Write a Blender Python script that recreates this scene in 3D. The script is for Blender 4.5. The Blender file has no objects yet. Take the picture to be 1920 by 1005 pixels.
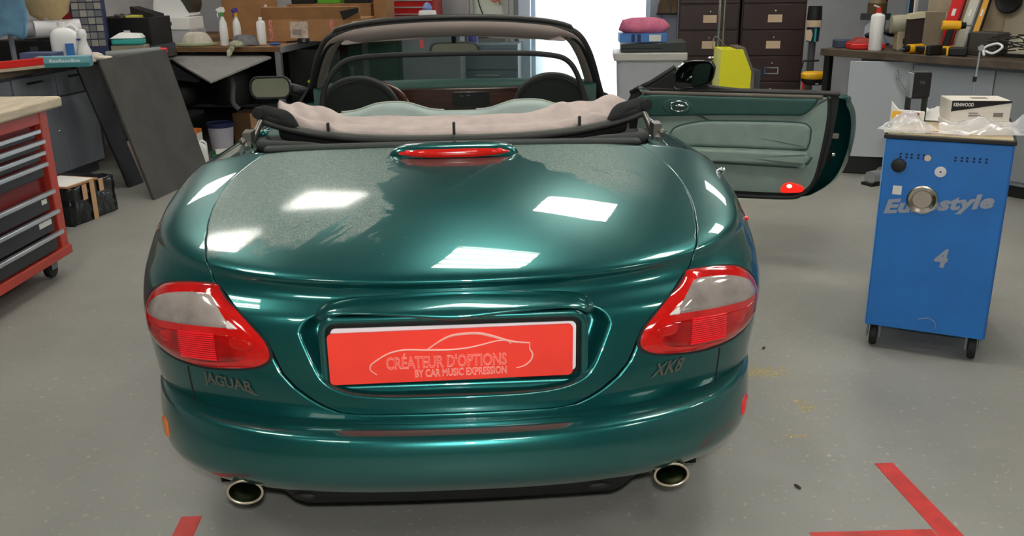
import bpy, bmesh, math, random
import numpy as np
from mathutils import Vector, Matrix
R = math.radians
random.seed(7)
SC = bpy.context.scene
COL = SC.collection
# ------------------------------------------------------------------ camera
cam = bpy.data.cameras.new('camera'); cam.sensor_width = 36.0; cam.sensor_fit = 'HORIZONTAL'
cam.lens = 1700.0 / 1920.0 * 36.0; cam.clip_start = .05; cam.clip_end = 200
co = bpy.data.objects.new('camera', cam); COL.objects.link(co); SC.camera = co
_p, _y, _r = R(18.0), R(2.9), R(.8)
_F = Vector((math.sin(_y)*math.cos(_p), math.cos(_y)*math.cos(_p), -math.sin(_p)))
_Rt = Vector((math.cos(_y), -math.sin(_y), 0)); _U = _Rt.cross(_F)
_R2 = _Rt*math.cos(_r) - _U*math.sin(_r); _U2 = _U*math.cos(_r) + _Rt*math.sin(_r)
mw = Matrix.Identity(4)
for i in range(3):
    mw[i][0] = _R2[i]; mw[i][1] = _U2[i]; mw[i][2] = -_F[i]
mw.translation = (.036, -1.95, 1.52)
co.matrix_world = mw
# ------------------------------------------------------------------ world, exposure
W = bpy.data.worlds.new('world'); SC.world = W; W.use_nodes = True
bg = W.node_tree.nodes['Background']; bg.inputs[0].default_value = (.93, .97, 1, 1); bg.inputs[1].default_value = 4.0
SC.view_settings.view_transform = 'Standard'; SC.view_settings.look = 'None'
SC.view_settings.exposure = 0.16; SC.view_settings.gamma = 1.0; SC.view_settings.use_curve_mapping = False
LAMP = 20.0        # radiance of the fluorescent diffusers
def area_light(name, loc, target, sx, sy, power, color=(1, 1, 1)):
    l = bpy.data.lights.new(name, 'AREA'); l.shape = 'RECTANGLE'; l.size = sx; l.size_y = sy; l.energy = power; l.color = color
    o = bpy.data.objects.new(name, l); COL.objects.link(o); o.location = loc
    d = Vector(target) - Vector(loc); o.rotation_euler = d.to_track_quat('-Z', 'Y').to_euler()
    return o
area_light('flash_lamp', (.05, -2.02, 1.66), (.1, 1.0, .7), .07, .045, 34, (1, .98, .95))
# ------------------------------------------------------------------ helpers: materials
def lin(c):
    c = c/255.0
    return c/12.92 if c <= .04045 else ((c+.055)/1.055)**2.4
def rgb(c): return (lin(c[0]), lin(c[1]), lin(c[2]), 1)
MATS = {}
def mat(name, c, rough=.5, metal=0., noise=0., ns=6., bump=0., bs=60., coat=0., emit=0., trans=0., alpha=1., ior=1.45, sheen=0., c2=None, stretch=None):
    if name in MATS: return MATS[name]
    m = bpy.data.materials.new(name); m.use_nodes = True; MATS[name] = m
    nt = m.node_tree; b = nt.nodes['Principled BSDF']
    b.inputs['Base Color'].default_value = rgb(c); b.inputs['Roughness'].default_value = rough; b.inputs['Metallic'].default_value = metal
    b.inputs['Coat Weight'].default_value = coat; b.inputs['Coat Roughness'].default_value = .03
    b.inputs['Transmission Weight'].default_value = trans; b.inputs['Alpha'].default_value = alpha; b.inputs['IOR'].default_value = ior
    b.inputs['Sheen Weight'].default_value = sheen
    if emit:
        b.inputs['Emission Color'].default_value = rgb(c); b.inputs['Emission Strength'].default_value = emit
    if noise or bump:
        tc = nt.nodes.new('ShaderNodeTexCoord'); src = tc.outputs['Object']
        if stretch:
            mp = nt.nodes.new('ShaderNodeMapping'); mp.inputs['Scale'].default_value = stretch
            nt.links.new(src, mp.inputs[0]); src = mp.outputs[0]
    if noise:
        n = nt.nodes.new('ShaderNodeTexNoise'); n.inputs['Scale'].default_value = ns; n.inputs['Detail'].default_value = 6
        n.inputs['Roughness'].default_value = .62
        nt.links.new(src, n.inputs['Vector'])
        cr = nt.nodes.new('ShaderNodeValToRGB'); cr.color_ramp.elements[0].position = .32; cr.color_ramp.elements[1].position = .68
        if c2 is None:
            lo = [max(0, v*(1-noise)) for v in c]; hi = [min(255, v*(1+noise*.6)) for v in c]
        else: lo, hi = c, c2
        cr.color_ramp.elements[0].color = rgb(lo); cr.color_ramp.elements[1].color = rgb(hi)
        nt.links.new(n.outputs['Fac'], cr.inputs[0]); nt.links.new(cr.outputs[0], b.inputs['Base Color'])
    if bump:
        n2 = nt.nodes.new('ShaderNodeTexNoise'); n2.inputs['Scale'].default_value = bs; n2.inputs['Detail'].default_value = 3
        nt.links.new(src, n2.inputs['Vector'])
        bp = nt.nodes.new('ShaderNodeBump'); bp.inputs['Strength'].default_value = bump; bp.inputs['Distance'].default_value = .01
        nt.links.new(n2.outputs['Fac'], bp.inputs['Height']); nt.links.new(bp.outputs[0], b.inputs['Normal'])
    return m
# ------------------------------------------------------------------ helpers: meshes
def crs(pts, n=8, closed=False):
    """Catmull-Rom through points -> denser list"""
    P = [Vector(p) for p in pts]; m = len(P); out = []
    for i in range(m if closed else m-1):
        g = (lambda j: P[j % m]) if closed else (lambda j: P[min(max(j, 0), m-1)])
        p0, p1, p2, p3 = g(i-1), g(i), g(i+1), g(i+2)
        for k in range(n):
            t = k/n
            out.append(.5*((2*p1)+(p2-p0)*t+(2*p0-5*p1+4*p2-p3)*t*t+(3*p1-p0-3*p2+p3)*t**3))
    if not closed: out.append(P[-1].copy())
    return out
XZ = lambda a, b, d: (a, d, b)     # polygon in x-z, depth along y
XY = lambda a, b, d: (a, b, d)
YZ = lambda a, b, d: (d, a, b)
class MB:
    def __init__(s): s.v = []; s.f = []
    def add(s, v, f):
        o = len(s.v); s.v += [tuple(p) for p in v]; s.f += [[i+o for i in q] for q in f]; return s
    def bx(s, x0, x1, y0, y1, z0, z1):
        return s.add([(x0,y0,z0),(x1,y0,z0),(x1,y1,z0),(x0,y1,z0),(x0,y0,z1),(x1,y0,z1),(x1,y1,z1),(x0,y1,z1)],
            [(0,3,2,1),(4,5,6,7),(0,1,5,4),(1,2,6,5),(2,3,7,6),(3,0,4,7)])
    def hexa(s, p): # 8 corners, bottom 4 then top 4
        return s.add(p, [(0,3,2,1),(4,5,6,7),(0,1,5,4),(1,2,6,5),(2,3,7,6),(3,0,4,7)])
    def tube(s, pts, r, n=8, closed=False, sq=None, cap=True):
        P = [Vector(p) for p in pts]; m = len(P); rr = r if isinstance(r, (list, tuple)) else [r]*m
        rings = []; up = Vector((0,0,1)); vs = []
        prev = None
        for i in range(m):
            t = (P[(i+1) % m]-P[i-1]) if closed else (P[min(i+1,m-1)]-P[max(i-1,0)])
            if t.length < 1e-9: t = Vector((0,0,1))
            t.normalize()
            a = prev if prev is not None else (up if abs(t.z) < .9 else Vector((1,0,0)))
            a = (a - t*a.dot(t))
            if a.length < 1e-6: a = t.orthogonal()
            a.normalize(); b = t.cross(a); prev = a
            for k in range(n):
                w = 2*math.pi*k/n
                ca, sa = math.cos(w), math.sin(w)
                vs.append(P[i] + a*(ca*rr[i]*(sq[0] if sq else 1)) + b*(sa*rr[i]*(sq[1] if sq else 1)))
        fs = []
        for i in range(m if closed else m-1):
            j = (i+1) % m
            for k in range(n):
                l = (k+1) % n; fs.append((i*n+k, i*n+l, j*n+l, j*n+k))
        if cap and not closed:
            fs.append(tuple(range(n-1,-1,-1))); fs.append(tuple((m-1)*n+k for k in range(n)))
        return s.add(vs, fs)
    def cyl(s, p0, p1, r0, r1=None, n=16):
        return s.tube([p0, p1], [r0, r0 if r1 is None else r1], n)
    def lathe(s, prof, n=20, c=(0,0,0), ax='z', sx=1., sy=1.):
        vs = []; fs = []
        for r, z in prof:
            for k in range(n):
                w = 2*math.pi*k/n; x, y = r*math.cos(w)*sx, r*math.sin(w)*sy
                p = {'z': (x,y,z), 'y': (x,z,y), 'x': (z,x,y)}[ax]
                vs.append((c[0]+p[0], c[1]+p[1], c[2]+p[2]))
        m = len(prof)
        for i in range(m-1):
            for k in range(n):
                l = (k+1) % n; fs.append((i*n+k, i*n+l, (i+1)*n+l, (i+1)*n+k))
        fs.append(tuple(range(n-1,-1,-1))); fs.append(tuple((m-1)*n+k for k in range(n)))
        return s.add(vs, fs)
    def prism(s, poly, d0, d1, fr=XZ):
        n = len(poly); vs = [fr(a,b,d0) for a,b in poly]+[fr(a,b,d1) for a,b in poly]
        return s.add(vs, [tuple(range(n-1,-1,-1)), tuple(range(n,2*n))]+[(i,(i+1)%n,n+(i+1)%n,n+i) for i in range(n)])
    def grid(s, P, closeu=False):
        """P: list of rows of points"""
        m = len(P); n = len(P[0]); vs = [p for row in P for p in row]; fs = []
        for i in range(m-1):
            for k in range(n if closeu else n-1):
                l = (k+1) % n; fs.append((i*n+k, i*n+l, (i+1)*n+l, (i+1)*n+k))
        return s.add(vs, fs)
    def ell(s, c, r, nu=14, nv=9, e=1.0):
        P = []
        sg = lambda v: math.copysign(abs(v)**e, v)
        for i in range(nv+1):
            a = -math.pi/2+math.pi*i/nv
            P.append([(c[0]+r[0]*sg(math.cos(a))*sg(math.cos(2*math.pi*k/nu)), c[1]+r[1]*sg(math.cos(a))*sg(math.sin(2*math.pi*k/nu)), c[2]+r[2]*sg(math.sin(a))) for k in range(nu)])
        return s.grid(P, True)
    def xf(s, M):
        s.v = [tuple(M @ Vector(p)) for p in s.v]; return s
    def build(s, name, m, parent=None, smooth=40, bevel=0., solid=0., label=None, sub=0, weld=False):
        me = bpy.data.meshes.new(name); me.from_pydata(s.v, [], s.f); me.validate(); me.update()
        bm = bmesh.new(); bm.from_mesh(me)
        if weld: bmesh.ops.remove_doubles(bm, verts=bm.verts, dist=2e-5)
        bmesh.ops.recalc_face_normals(bm, faces=bm.faces)
        bm.to_mesh(me); bm.free()
        if smooth:
            me.shade_smooth()
            if smooth < 180: me.set_sharp_from_angle(angle=R(smooth))
        o = bpy.data.objects.new(name, me); COL.objects.link(o)
        if m is not None: me.materials.append(m)
        if parent is not None: o.parent = parent
        if bevel:
            b = o.modifiers.new('bevel', 'BEVEL'); b.width = bevel; b.segments = 2; b.limit_method = 'ANGLE'; b.angle_limit = R(35)
        if solid:
            b = o.modifiers.new('solid', 'SOLIDIFY'); b.thickness = abs(solid); b.offset = -1 if solid > 0 else 1
        if sub:
            b = o.modifiers.new('sub', 'SUBSURF'); b.levels = sub; b.render_levels = sub
        if label: o['label'] = label
        return o
def tag(o, label, cat, group=None, kind=None):
    o['label'] = label; o['category'] = cat
    if group: o['group'] = group
    if kind: o['kind'] = kind
    return o
def thing(name, label, cat, loc=(0,0,0), rz=0., group=None):
    o = bpy.data.objects.new(name, None); COL.objects.link(o); o.location = loc; o.rotation_euler = (0,0,rz)
    o.empty_display_size = .1
    return tag(o, label, cat, group)
def single(mb, name, m, label, cat, loc=(0,0,0), rz=0., group=None, **k):
    o = mb.build(name, m, None, **k); o.location = loc; o.rotation_euler = (0,0,rz)
    return tag(o, label, cat, group)
def struct(mb, name, m, **k):
    o = mb.build(name, m, None, **k); o['kind'] = 'structure'; return o
def rrect(x0, x1, y0, y1, r, n=5):
    out = []
    for cx, cy, a in ((x1-r,y1-r,0),(x0+r,y1-r,90),(x0+r,y0+r,180),(x1-r,y0+r,270)):
        for k in range(n+1):
            w = R(a+90*k/n); out.append((cx+r*math.cos(w), cy+r*math.sin(w)))
    return out
def text_mb(s, fn, outline=0., shear=0., bold=0., ext=.0, spacing=1.):
    """text laid out in the unit box, mapped by fn(u,v,d)"""
    c = bpy.data.curves.new('lettering', 'FONT'); c.body = s; c.shear = shear; c.offset = bold; c.space_character = spacing
    c.resolution_u = 3
    if outline: c.fill_mode = 'NONE'; c.bevel_depth = outline; c.bevel_resolution = 0
    o = bpy.data.objects.new('lettering', c); COL.objects.link(o)
    dg = bpy.context.evaluated_depsgraph_get(); dg.update()
    me = bpy.data.meshes.new_from_object(o.evaluated_get(dg))
    V = np.array([v.co[:] for v in me.vertices]); F = [list(p.vertices) for p in me.polygons]
    bpy.data.objects.remove(o); bpy.data.curves.remove(c); bpy.data.meshes.remove(me)
    lo, hi = V.min(0), V.max(0); d = hi-lo
    mb = MB(); n = len(V)
    uv = [((p[0]-lo[0])/d[0], (p[1]-lo[1])/d[1]) for p in V]
    if outline: mb.add([fn(u, v, p[2]) for (u, v), p in zip(uv, V)], F)
    else:
        mb.add([fn(u, v, 1.) for u, v in uv], F)
    return mb
# ================================================================== room
# the room is turned by -10 degrees to the car
RA = R(-10); EX = Vector((math.cos(RA), math.sin(RA), 0)); EY = Vector((-math.sin(RA), math.cos(RA), 0))
def room(a, b, z=0):   # room frame -> world, origin under the car's tail
    return EX*a + EY*b + Vector((0,0,z))
def to_room(x, y): v = Vector((x, y, 0)); return v.dot(EX), v.dot(EY)
ROOM = Matrix(((EX.x, EY.x, 0, 0), (EX.y, EY.y, 0, 0), (0,0,1,0), (0,0,0,1)))
A0, A1, B0, B1, HT = -4.55, 4.4, -5.0, 8.45, 3.05
M_floor = mat('grey_painted_floor', (146,146,139), .42, noise=.06, ns=1.2, bump=.05, bs=70)
def floor_mat():
    nt = M_floor.node_tree; b = nt.nodes['Principled BSDF']
    tc = nt.nodes.new('ShaderNodeTexCoord')
    n = nt.nodes.new('ShaderNodeTexNoise'); n.inputs['Scale'].default_value = 1.1; n.inputs['Detail'].default_value = 8; nt.links.new(tc.outputs['Object'], n.inputs['Vector'])
    mr = nt.nodes.new('ShaderNodeMapRange'); mr.inputs[1].default_value = .35; mr.inputs[2].default_value = .7; mr.inputs[3].default_value = .36; mr.inputs[4].default_value = .5
    nt.links.new(n.outputs['Fac'], mr.inputs[0]); nt.links.new(mr.outputs[0], b.inputs['Roughness'])
    # worn pale speckles over the paint
    n3 = nt.nodes.new('ShaderNodeTexNoise'); n3.inputs['Scale'].default_value = 42; n3.inputs['Detail'].default_value = 5; nt.links.new(tc.outputs['Object'], n3.inputs['Vector'])
    m3 = nt.nodes.new('ShaderNodeMapRange'); m3.inputs[1].default_value = .62; m3.inputs[2].default_value = .74; nt.links.new(n3.outputs['Fac'], m3.inputs[0])
    mx = nt.nodes.new('ShaderNodeMix'); mx.data_type = 'RGBA'
    src = b.inputs['Base Color'].links[0].from_socket
    nt.links.new(m3.outputs[0], mx.inputs[0]); nt.links.new(src, mx.inputs[6]); mx.inputs[7].default_value = rgb((176,172,160))
    nt.links.new(mx.outputs[2], b.inputs['Base Color'])
floor_mat()
mb = MB().bx(A0-.3, A1+.3, B0-.3, B1+.25, -.12, 0); mb.xf(ROOM); struct(mb, 'floor', M_floor, smooth=0)
M_wall = mat('grey_plaster', (188,190,192), .8, noise=.06, ns=2)
M_wallb = mat('pale_grey_wall', (186,188,192), .8, noise=.05, ns=2)
mb = MB().bx(A0-.25, A0, B0-.3, B1+.25, 0, HT); mb.xf(ROOM); struct(mb, 'wall_left', M_wall, smooth=0)
mb = MB().bx(A1, A1+.25, B0-.3, B1+.25, 0, HT); mb.xf(ROOM); struct(mb, 'wall_right', M_wall, smooth=0)
mb = MB().bx(A0, A1, B0-.25, B0, 0, HT); mb.xf(ROOM); struct(mb, 'wall_front', mat('pale_green_wall', (206,210,186), .8, noise=.05, ns=2), smooth=0)
DA0, DA1, DH = -.70, .62, 2.35          # doorway in the back wall (room frame)
mb = MB().bx(A0, DA0, B1, B1+.2, 0, HT).bx(DA1, A1, B1, B1+.2, 0, HT).bx(DA0, DA1, B1, B1+.2, DH, HT); mb.xf(ROOM)
struct(mb, 'wall_back', M_wallb, smooth=0)
M_alu = mat('brushed_aluminium', (196,200,204), .35, .9)
M_frame = mat('pale_blue_door_frame', (200,212,228), .4)
dr = MB().bx(DA0-.1, DA0+.03, B1-.06, B1+.24, 0, DH+.08).bx(DA1-.03, DA1+.06, B1-.06, B1+.24, 0, DH+.08).bx(DA0, DA1, B1-.06, B1+.24, DH-.02, DH+.08)
dr.xf(ROOM); d1 = struct(dr, 'door_1', M_frame, smooth=0, bevel=.004)
leaf = MB().bx(DA0+.03, DA0+.075, B1+.1, B1+1.0, .02, DH-.03); leaf.xf(ROOM); leaf.build('door_leaf', M_frame, d1, bevel=.004)
M_ceil = mat('grey_ceiling_tile', (104,110,116), .9, noise=.05, ns=20)
mb = MB().bx(A0-.25, A1+.25, B0-.25, B1+.2, HT, HT+.15); mb.xf(ROOM); ceil = struct(mb, 'ceiling', M_ceil, smooth=0)
M_tbar = mat('white_ceiling_rail', (225,226,224), .5)
CA = R(-17); CEM = Matrix.Rotation(CA, 4, 'Z'); EZ0 = Vector((.18, 1.8, 0))
for i in range(-9, 9):      # light rails of the suspended ceiling
    b_ = MB().bx(-.3+.6*i-.012, -.3+.6*i+.012, -6.2, 6.4, HT-.012, HT+.01); b_.xf(Matrix.Translation(EZ0) @ CEM)
    b_.v = [tuple(p) for p in b_.v]; b_.build('ceiling_rail', M_tbar, ceil, smooth=0)
for i in range(-5, 6):
    b_ = MB().bx(-5.2, 5.2, -.3+1.2*i-.012, -.3+1.2*i+.012, HT-.0115, HT+.01); b_.xf(Matrix.Translation(EZ0) @ CEM); b_.build('ceiling_rail', M_tbar, ceil, smooth=0)
# outside: sunlit yard
M_yard = mat('pale_concrete_yard', (214,214,208), .9, noise=.06, ns=.8)
mb = MB().bx(-14, 14, B1+.25, B1+24, -.12, -.01); mb.xf(ROOM); struct(mb, 'floor_outside', M_yard, smooth=0)
# ceiling lights
M_tube = mat('fluorescent_tube', (255,250,240), .4, emit=LAMP)
M_louvre = mat('louvre_metal', (210,212,212), .3, .8)
def ceiling_light(x, y, label, rz=RA):
    t = thing('ceiling_light', label, 'light', (x, y, HT-.07), rz, 'fluorescent ceiling lights')
    fr = MB().bx(-.31,.31,-.31,-.29,0,.07).bx(-.31,.31,.29,.31,0,.07).bx(-.31,-.29,-.29,.29,0,.07).bx(.29,.31,-.29,.29,0,.07).bx(-.29,.29,-.29,.29,.06,.07)
    fr.build('frame', M_louvre, t, smooth=0)
    for i in range(4):
        MB().bx(-.285,.285,-.2275+.145*i-.045,-.2275+.145*i+.045,.02,.035).build('tube', M_tube, t, smooth=0)
    for i in range(3): MB().bx(-.29,.29,-.15+.145*i-.004,-.15+.145*i+.004,.0,.05).build('louvre', M_louvre, t, smooth=0)
    return t
LIGHTS = [(.18,1.8,'straight over the roof well of the green car'),(.93,3.25,'over the dashboard of the green car'),(-1.12,3.82,'left of the car bonnet'),(-1.9,2.9,'over the red tool chest'),
 (1.8,1.2,'over the blue cart'),(2.66,2.9,'over the open car door'),(3.4,.9,'right of the blue cart'),(-1.85,.6,'left of the car boot'),
 (2.1,6.7,'between the car bonnet and the filing cabinets'),(-.9,7.3,'in front of the red drawer chest'),(-2.7,5.3,'over the left workbenches'),(3.0,5.0,'over the right workbench'),
 (-1.7,-1.7,'behind the photographer on the left'),(.6,-2.4,'just behind the photographer'),(2.8,-1.6,'behind the photographer on the right')]
for x, y, w in LIGHTS: ceiling_light(x, y, 'square four-tube louvred ceiling light '+w, R(-17))
# floor tape and dirt
M_tape = mat('red_floor_tape', (205,52,44), .45, noise=.12, ns=14)
single(MB().prism([(1.325,.57),(1.385,.57),(1.405,.13),(1.33,.13),(1.335,.2)],0,.0015,XY), 'floor_tape', M_tape, 'red floor tape strip running away from the camera, on the right', 'tape', smooth=0)
single(MB().prism([(.98,.215),(1.33,.205),(1.33,.135),(.98,.145)],0,.0018,XY), 'floor_tape', M_tape, 'red floor tape strip along the bottom right edge, meeting the other strip', 'tape', smooth=0)
single(MB().prism([(-.835,.43),(-.775,.43),(-.765,.02),(-.83,.02)],0,.0015,XY), 'floor_tape', M_tape, 'short red floor tape strip at the bottom left, beside the left exhaust', 'tape', smooth=0)
M_dust = mat('sawdust', (196,176,110), .9, noise=.2, ns=60)
def crumbs(label, spots):
    mb = MB(); rnd = random.Random(3)
    for cx, cy, rx, ry, n in spots:
        for i in range(n):
            x, y = rnd.gauss(cx, rx), rnd.gauss(cy, ry); s = rnd.uniform(.002,.006); a = rnd.uniform(0,3.1)
            q = [(x+s*math.cos(a+k*2.1)*rnd.uniform(.7,1.6), y+s*math.sin(a+k*2.1), 0) for k in range(3)]
            mb.add([*q, (x, y, s*.7)], [(0,2,1),(0,1,3),(1,2,3),(2,0,3)])
    o = single(mb, 'sawdust', M_dust, label, 'dirt', smooth=0); o['kind'] = 'stuff'
crumbs('yellowish crumbs scattered on the floor right of the rear bumper', [(1.20,1.29,.05,.03,170),(1.10,1.25,.02,.02,50),(1.25,.98,.02,.02,40),(1.245,1.03,.02,.015,15),(1.14,.77,.03,.01,26),(1.5,2.9,.12,.05,60)])
M_crack = mat('dark_leaf', (58,50,40), .9)
for x, y, w in ((1.27,1.52,'by the right wing'),(2.37,2.26,'right of the blue cart'),(1.03,.45,'right of the right exhaust'),(-.09,.47,'in the middle, under the bumper')):
    mb = MB().ell((0,0,.004),(.016,.006,.004),8,5); single(mb, 'leaf_scrap', M_crack, 'tiny dark scrap lying on the floor '+w, 'scrap', (x,y,0), random.uniform(0,3), group='dark scraps on the floor')
# ================================================================== the car
YC = 1.15
K = np.array([
[0,1.15,.962,0.00,.962,2.0,2.0],[1,1.00,.951,.15,.962,2.0,2.0],[2,.80,.926,.32,.961,2.0,2.1],[3,.60,.892,.50,.957,2.1,2.3],
[4,.42,.848,.68,.946,2.2,2.6],[5,.285,.806,.82,.924,2.3,3.0],[6,.236,.781,.888,.896,2.4,3.4],[7,.247,.754,.912,.860,2.45,3.7],
[8,.240,.728,.925,.81,2.5,4.1],[9,.195,.69,.932,.745,2.5,4.5],[10,.165,.62,.936,.665,2.45,4.7],[11,.14,.54,.927,.575,2.4,4.6],
[12,.125,.455,.908,.28,2.35,4.4],[13,.135,.40,.90,.2,2.35,4.4]])
KB = np.array([
[0,.135,.446,.875,.40,2.35,4.0],[1,.06,.462,.893,.41,2.35,4.0],[2,.016,.460,.902,.40,2.35,4.0],[3,-.003,.446,.900,.38,2.35,4.05],
[4,-.012,.410,.897,.34,2.4,4.2],[5,-.008,.368,.890,.295,2.5,4.4],[6,.008,.330,.880,.25,2.6,4.6],[7,.036,.298,.864,.21,2.65,4.7],
[8,.07,.277,.84,.185,2.65,4.7],[9,.14,.268,.80,.18,2.6,4.4],[10,.3,.27,.7,.2,2.5,4.0]])
KF = np.array([   # nose of the car, seen only from the side
[0,3.1,.945,0.0,.945,2,2],[1,3.3,.935,.2,.945,2,2],[2,3.65,.905,.42,.94,2,2.1],[3,4.0,.855,.62,.925,2.1,2.3],[4,4.3,.79,.78,.90,2.2,2.6],
[5,4.48,.72,.865,.86,2.3,2.9],[6,4.58,.65,.90,.80,2.4,3.2],[7,4.65,.57,.915,.70,2.4,3.4],[8,4.68,.48,.92,.58,2.4,3.4],[9,4.67,.38,.91,.45,2.4,3.4],
[10,4.62,.28,.89,.30,2.4,3.4],[11,4.5,.2,.84,.2,2.4,3.2]])
def kspl(K, t):
    t = np.asarray(t, float); n = len(K)-1
    i = np.clip(np.floor(t).astype(int), 0, n-1); f = (t-i)[..., None]
    g = lambda j: K[np.clip(j, 0, n), 1:]
    p0, p1, p2, p3 = g(i-1), g(i), g(i+1), g(i+2)
    m1 = .5*(p2-p0); m2 = .5*(p3-p1); h = f*f; c = h*f
    return (2*c-3*h+1)*p1+(c-2*h+f)*m1+(-2*c+3*h)*p2+(c-h)*m2
def S(th, t, K=K, yc=YC):
    th, t = np.broadcast_arrays(np.asarray(th, float), np.asarray(t, float))
    P = kspl(K, t); Y0, zc, Wd, zs, a, b = [P[..., i] for i in range(6)]
    Wd = np.maximum(Wd, 0)
    s = np.abs(np.sin(th)); c = np.maximum(np.cos(th), 0)
    x = np.sign(th)*Wd*s**(2/a); u = c**(2/b)
    return np.stack([x, yc-(yc-Y0)*u, zs+(zc-zs)*u], -1)
def Sn(th, t, h=0., K=K):
    e = 1e-3; p = S(th, t, K); a = S(np.asarray(th)+e, t, K)-S(np.asarray(th)-e, t, K); b = S(th, np.asarray(t)+e, K)-S(th, np.asarray(t)-e, K)
    n = np.cross(b, a); n = n/np.maximum(np.linalg.norm(n, axis=-1, keepdims=True), 1e-12)
    # outward: away from the middle of the car
    o = p-np.array([0, 1.6, .3]); s = np.sign((n*o).sum(-1, keepdims=True)); s[s == 0] = 1
    return p+n*s*np.asarray(h)[..., None]
car = thing('convertible_car', 'dark green convertible car with folded roof and open right door, seen from behind', 'car')
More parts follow.
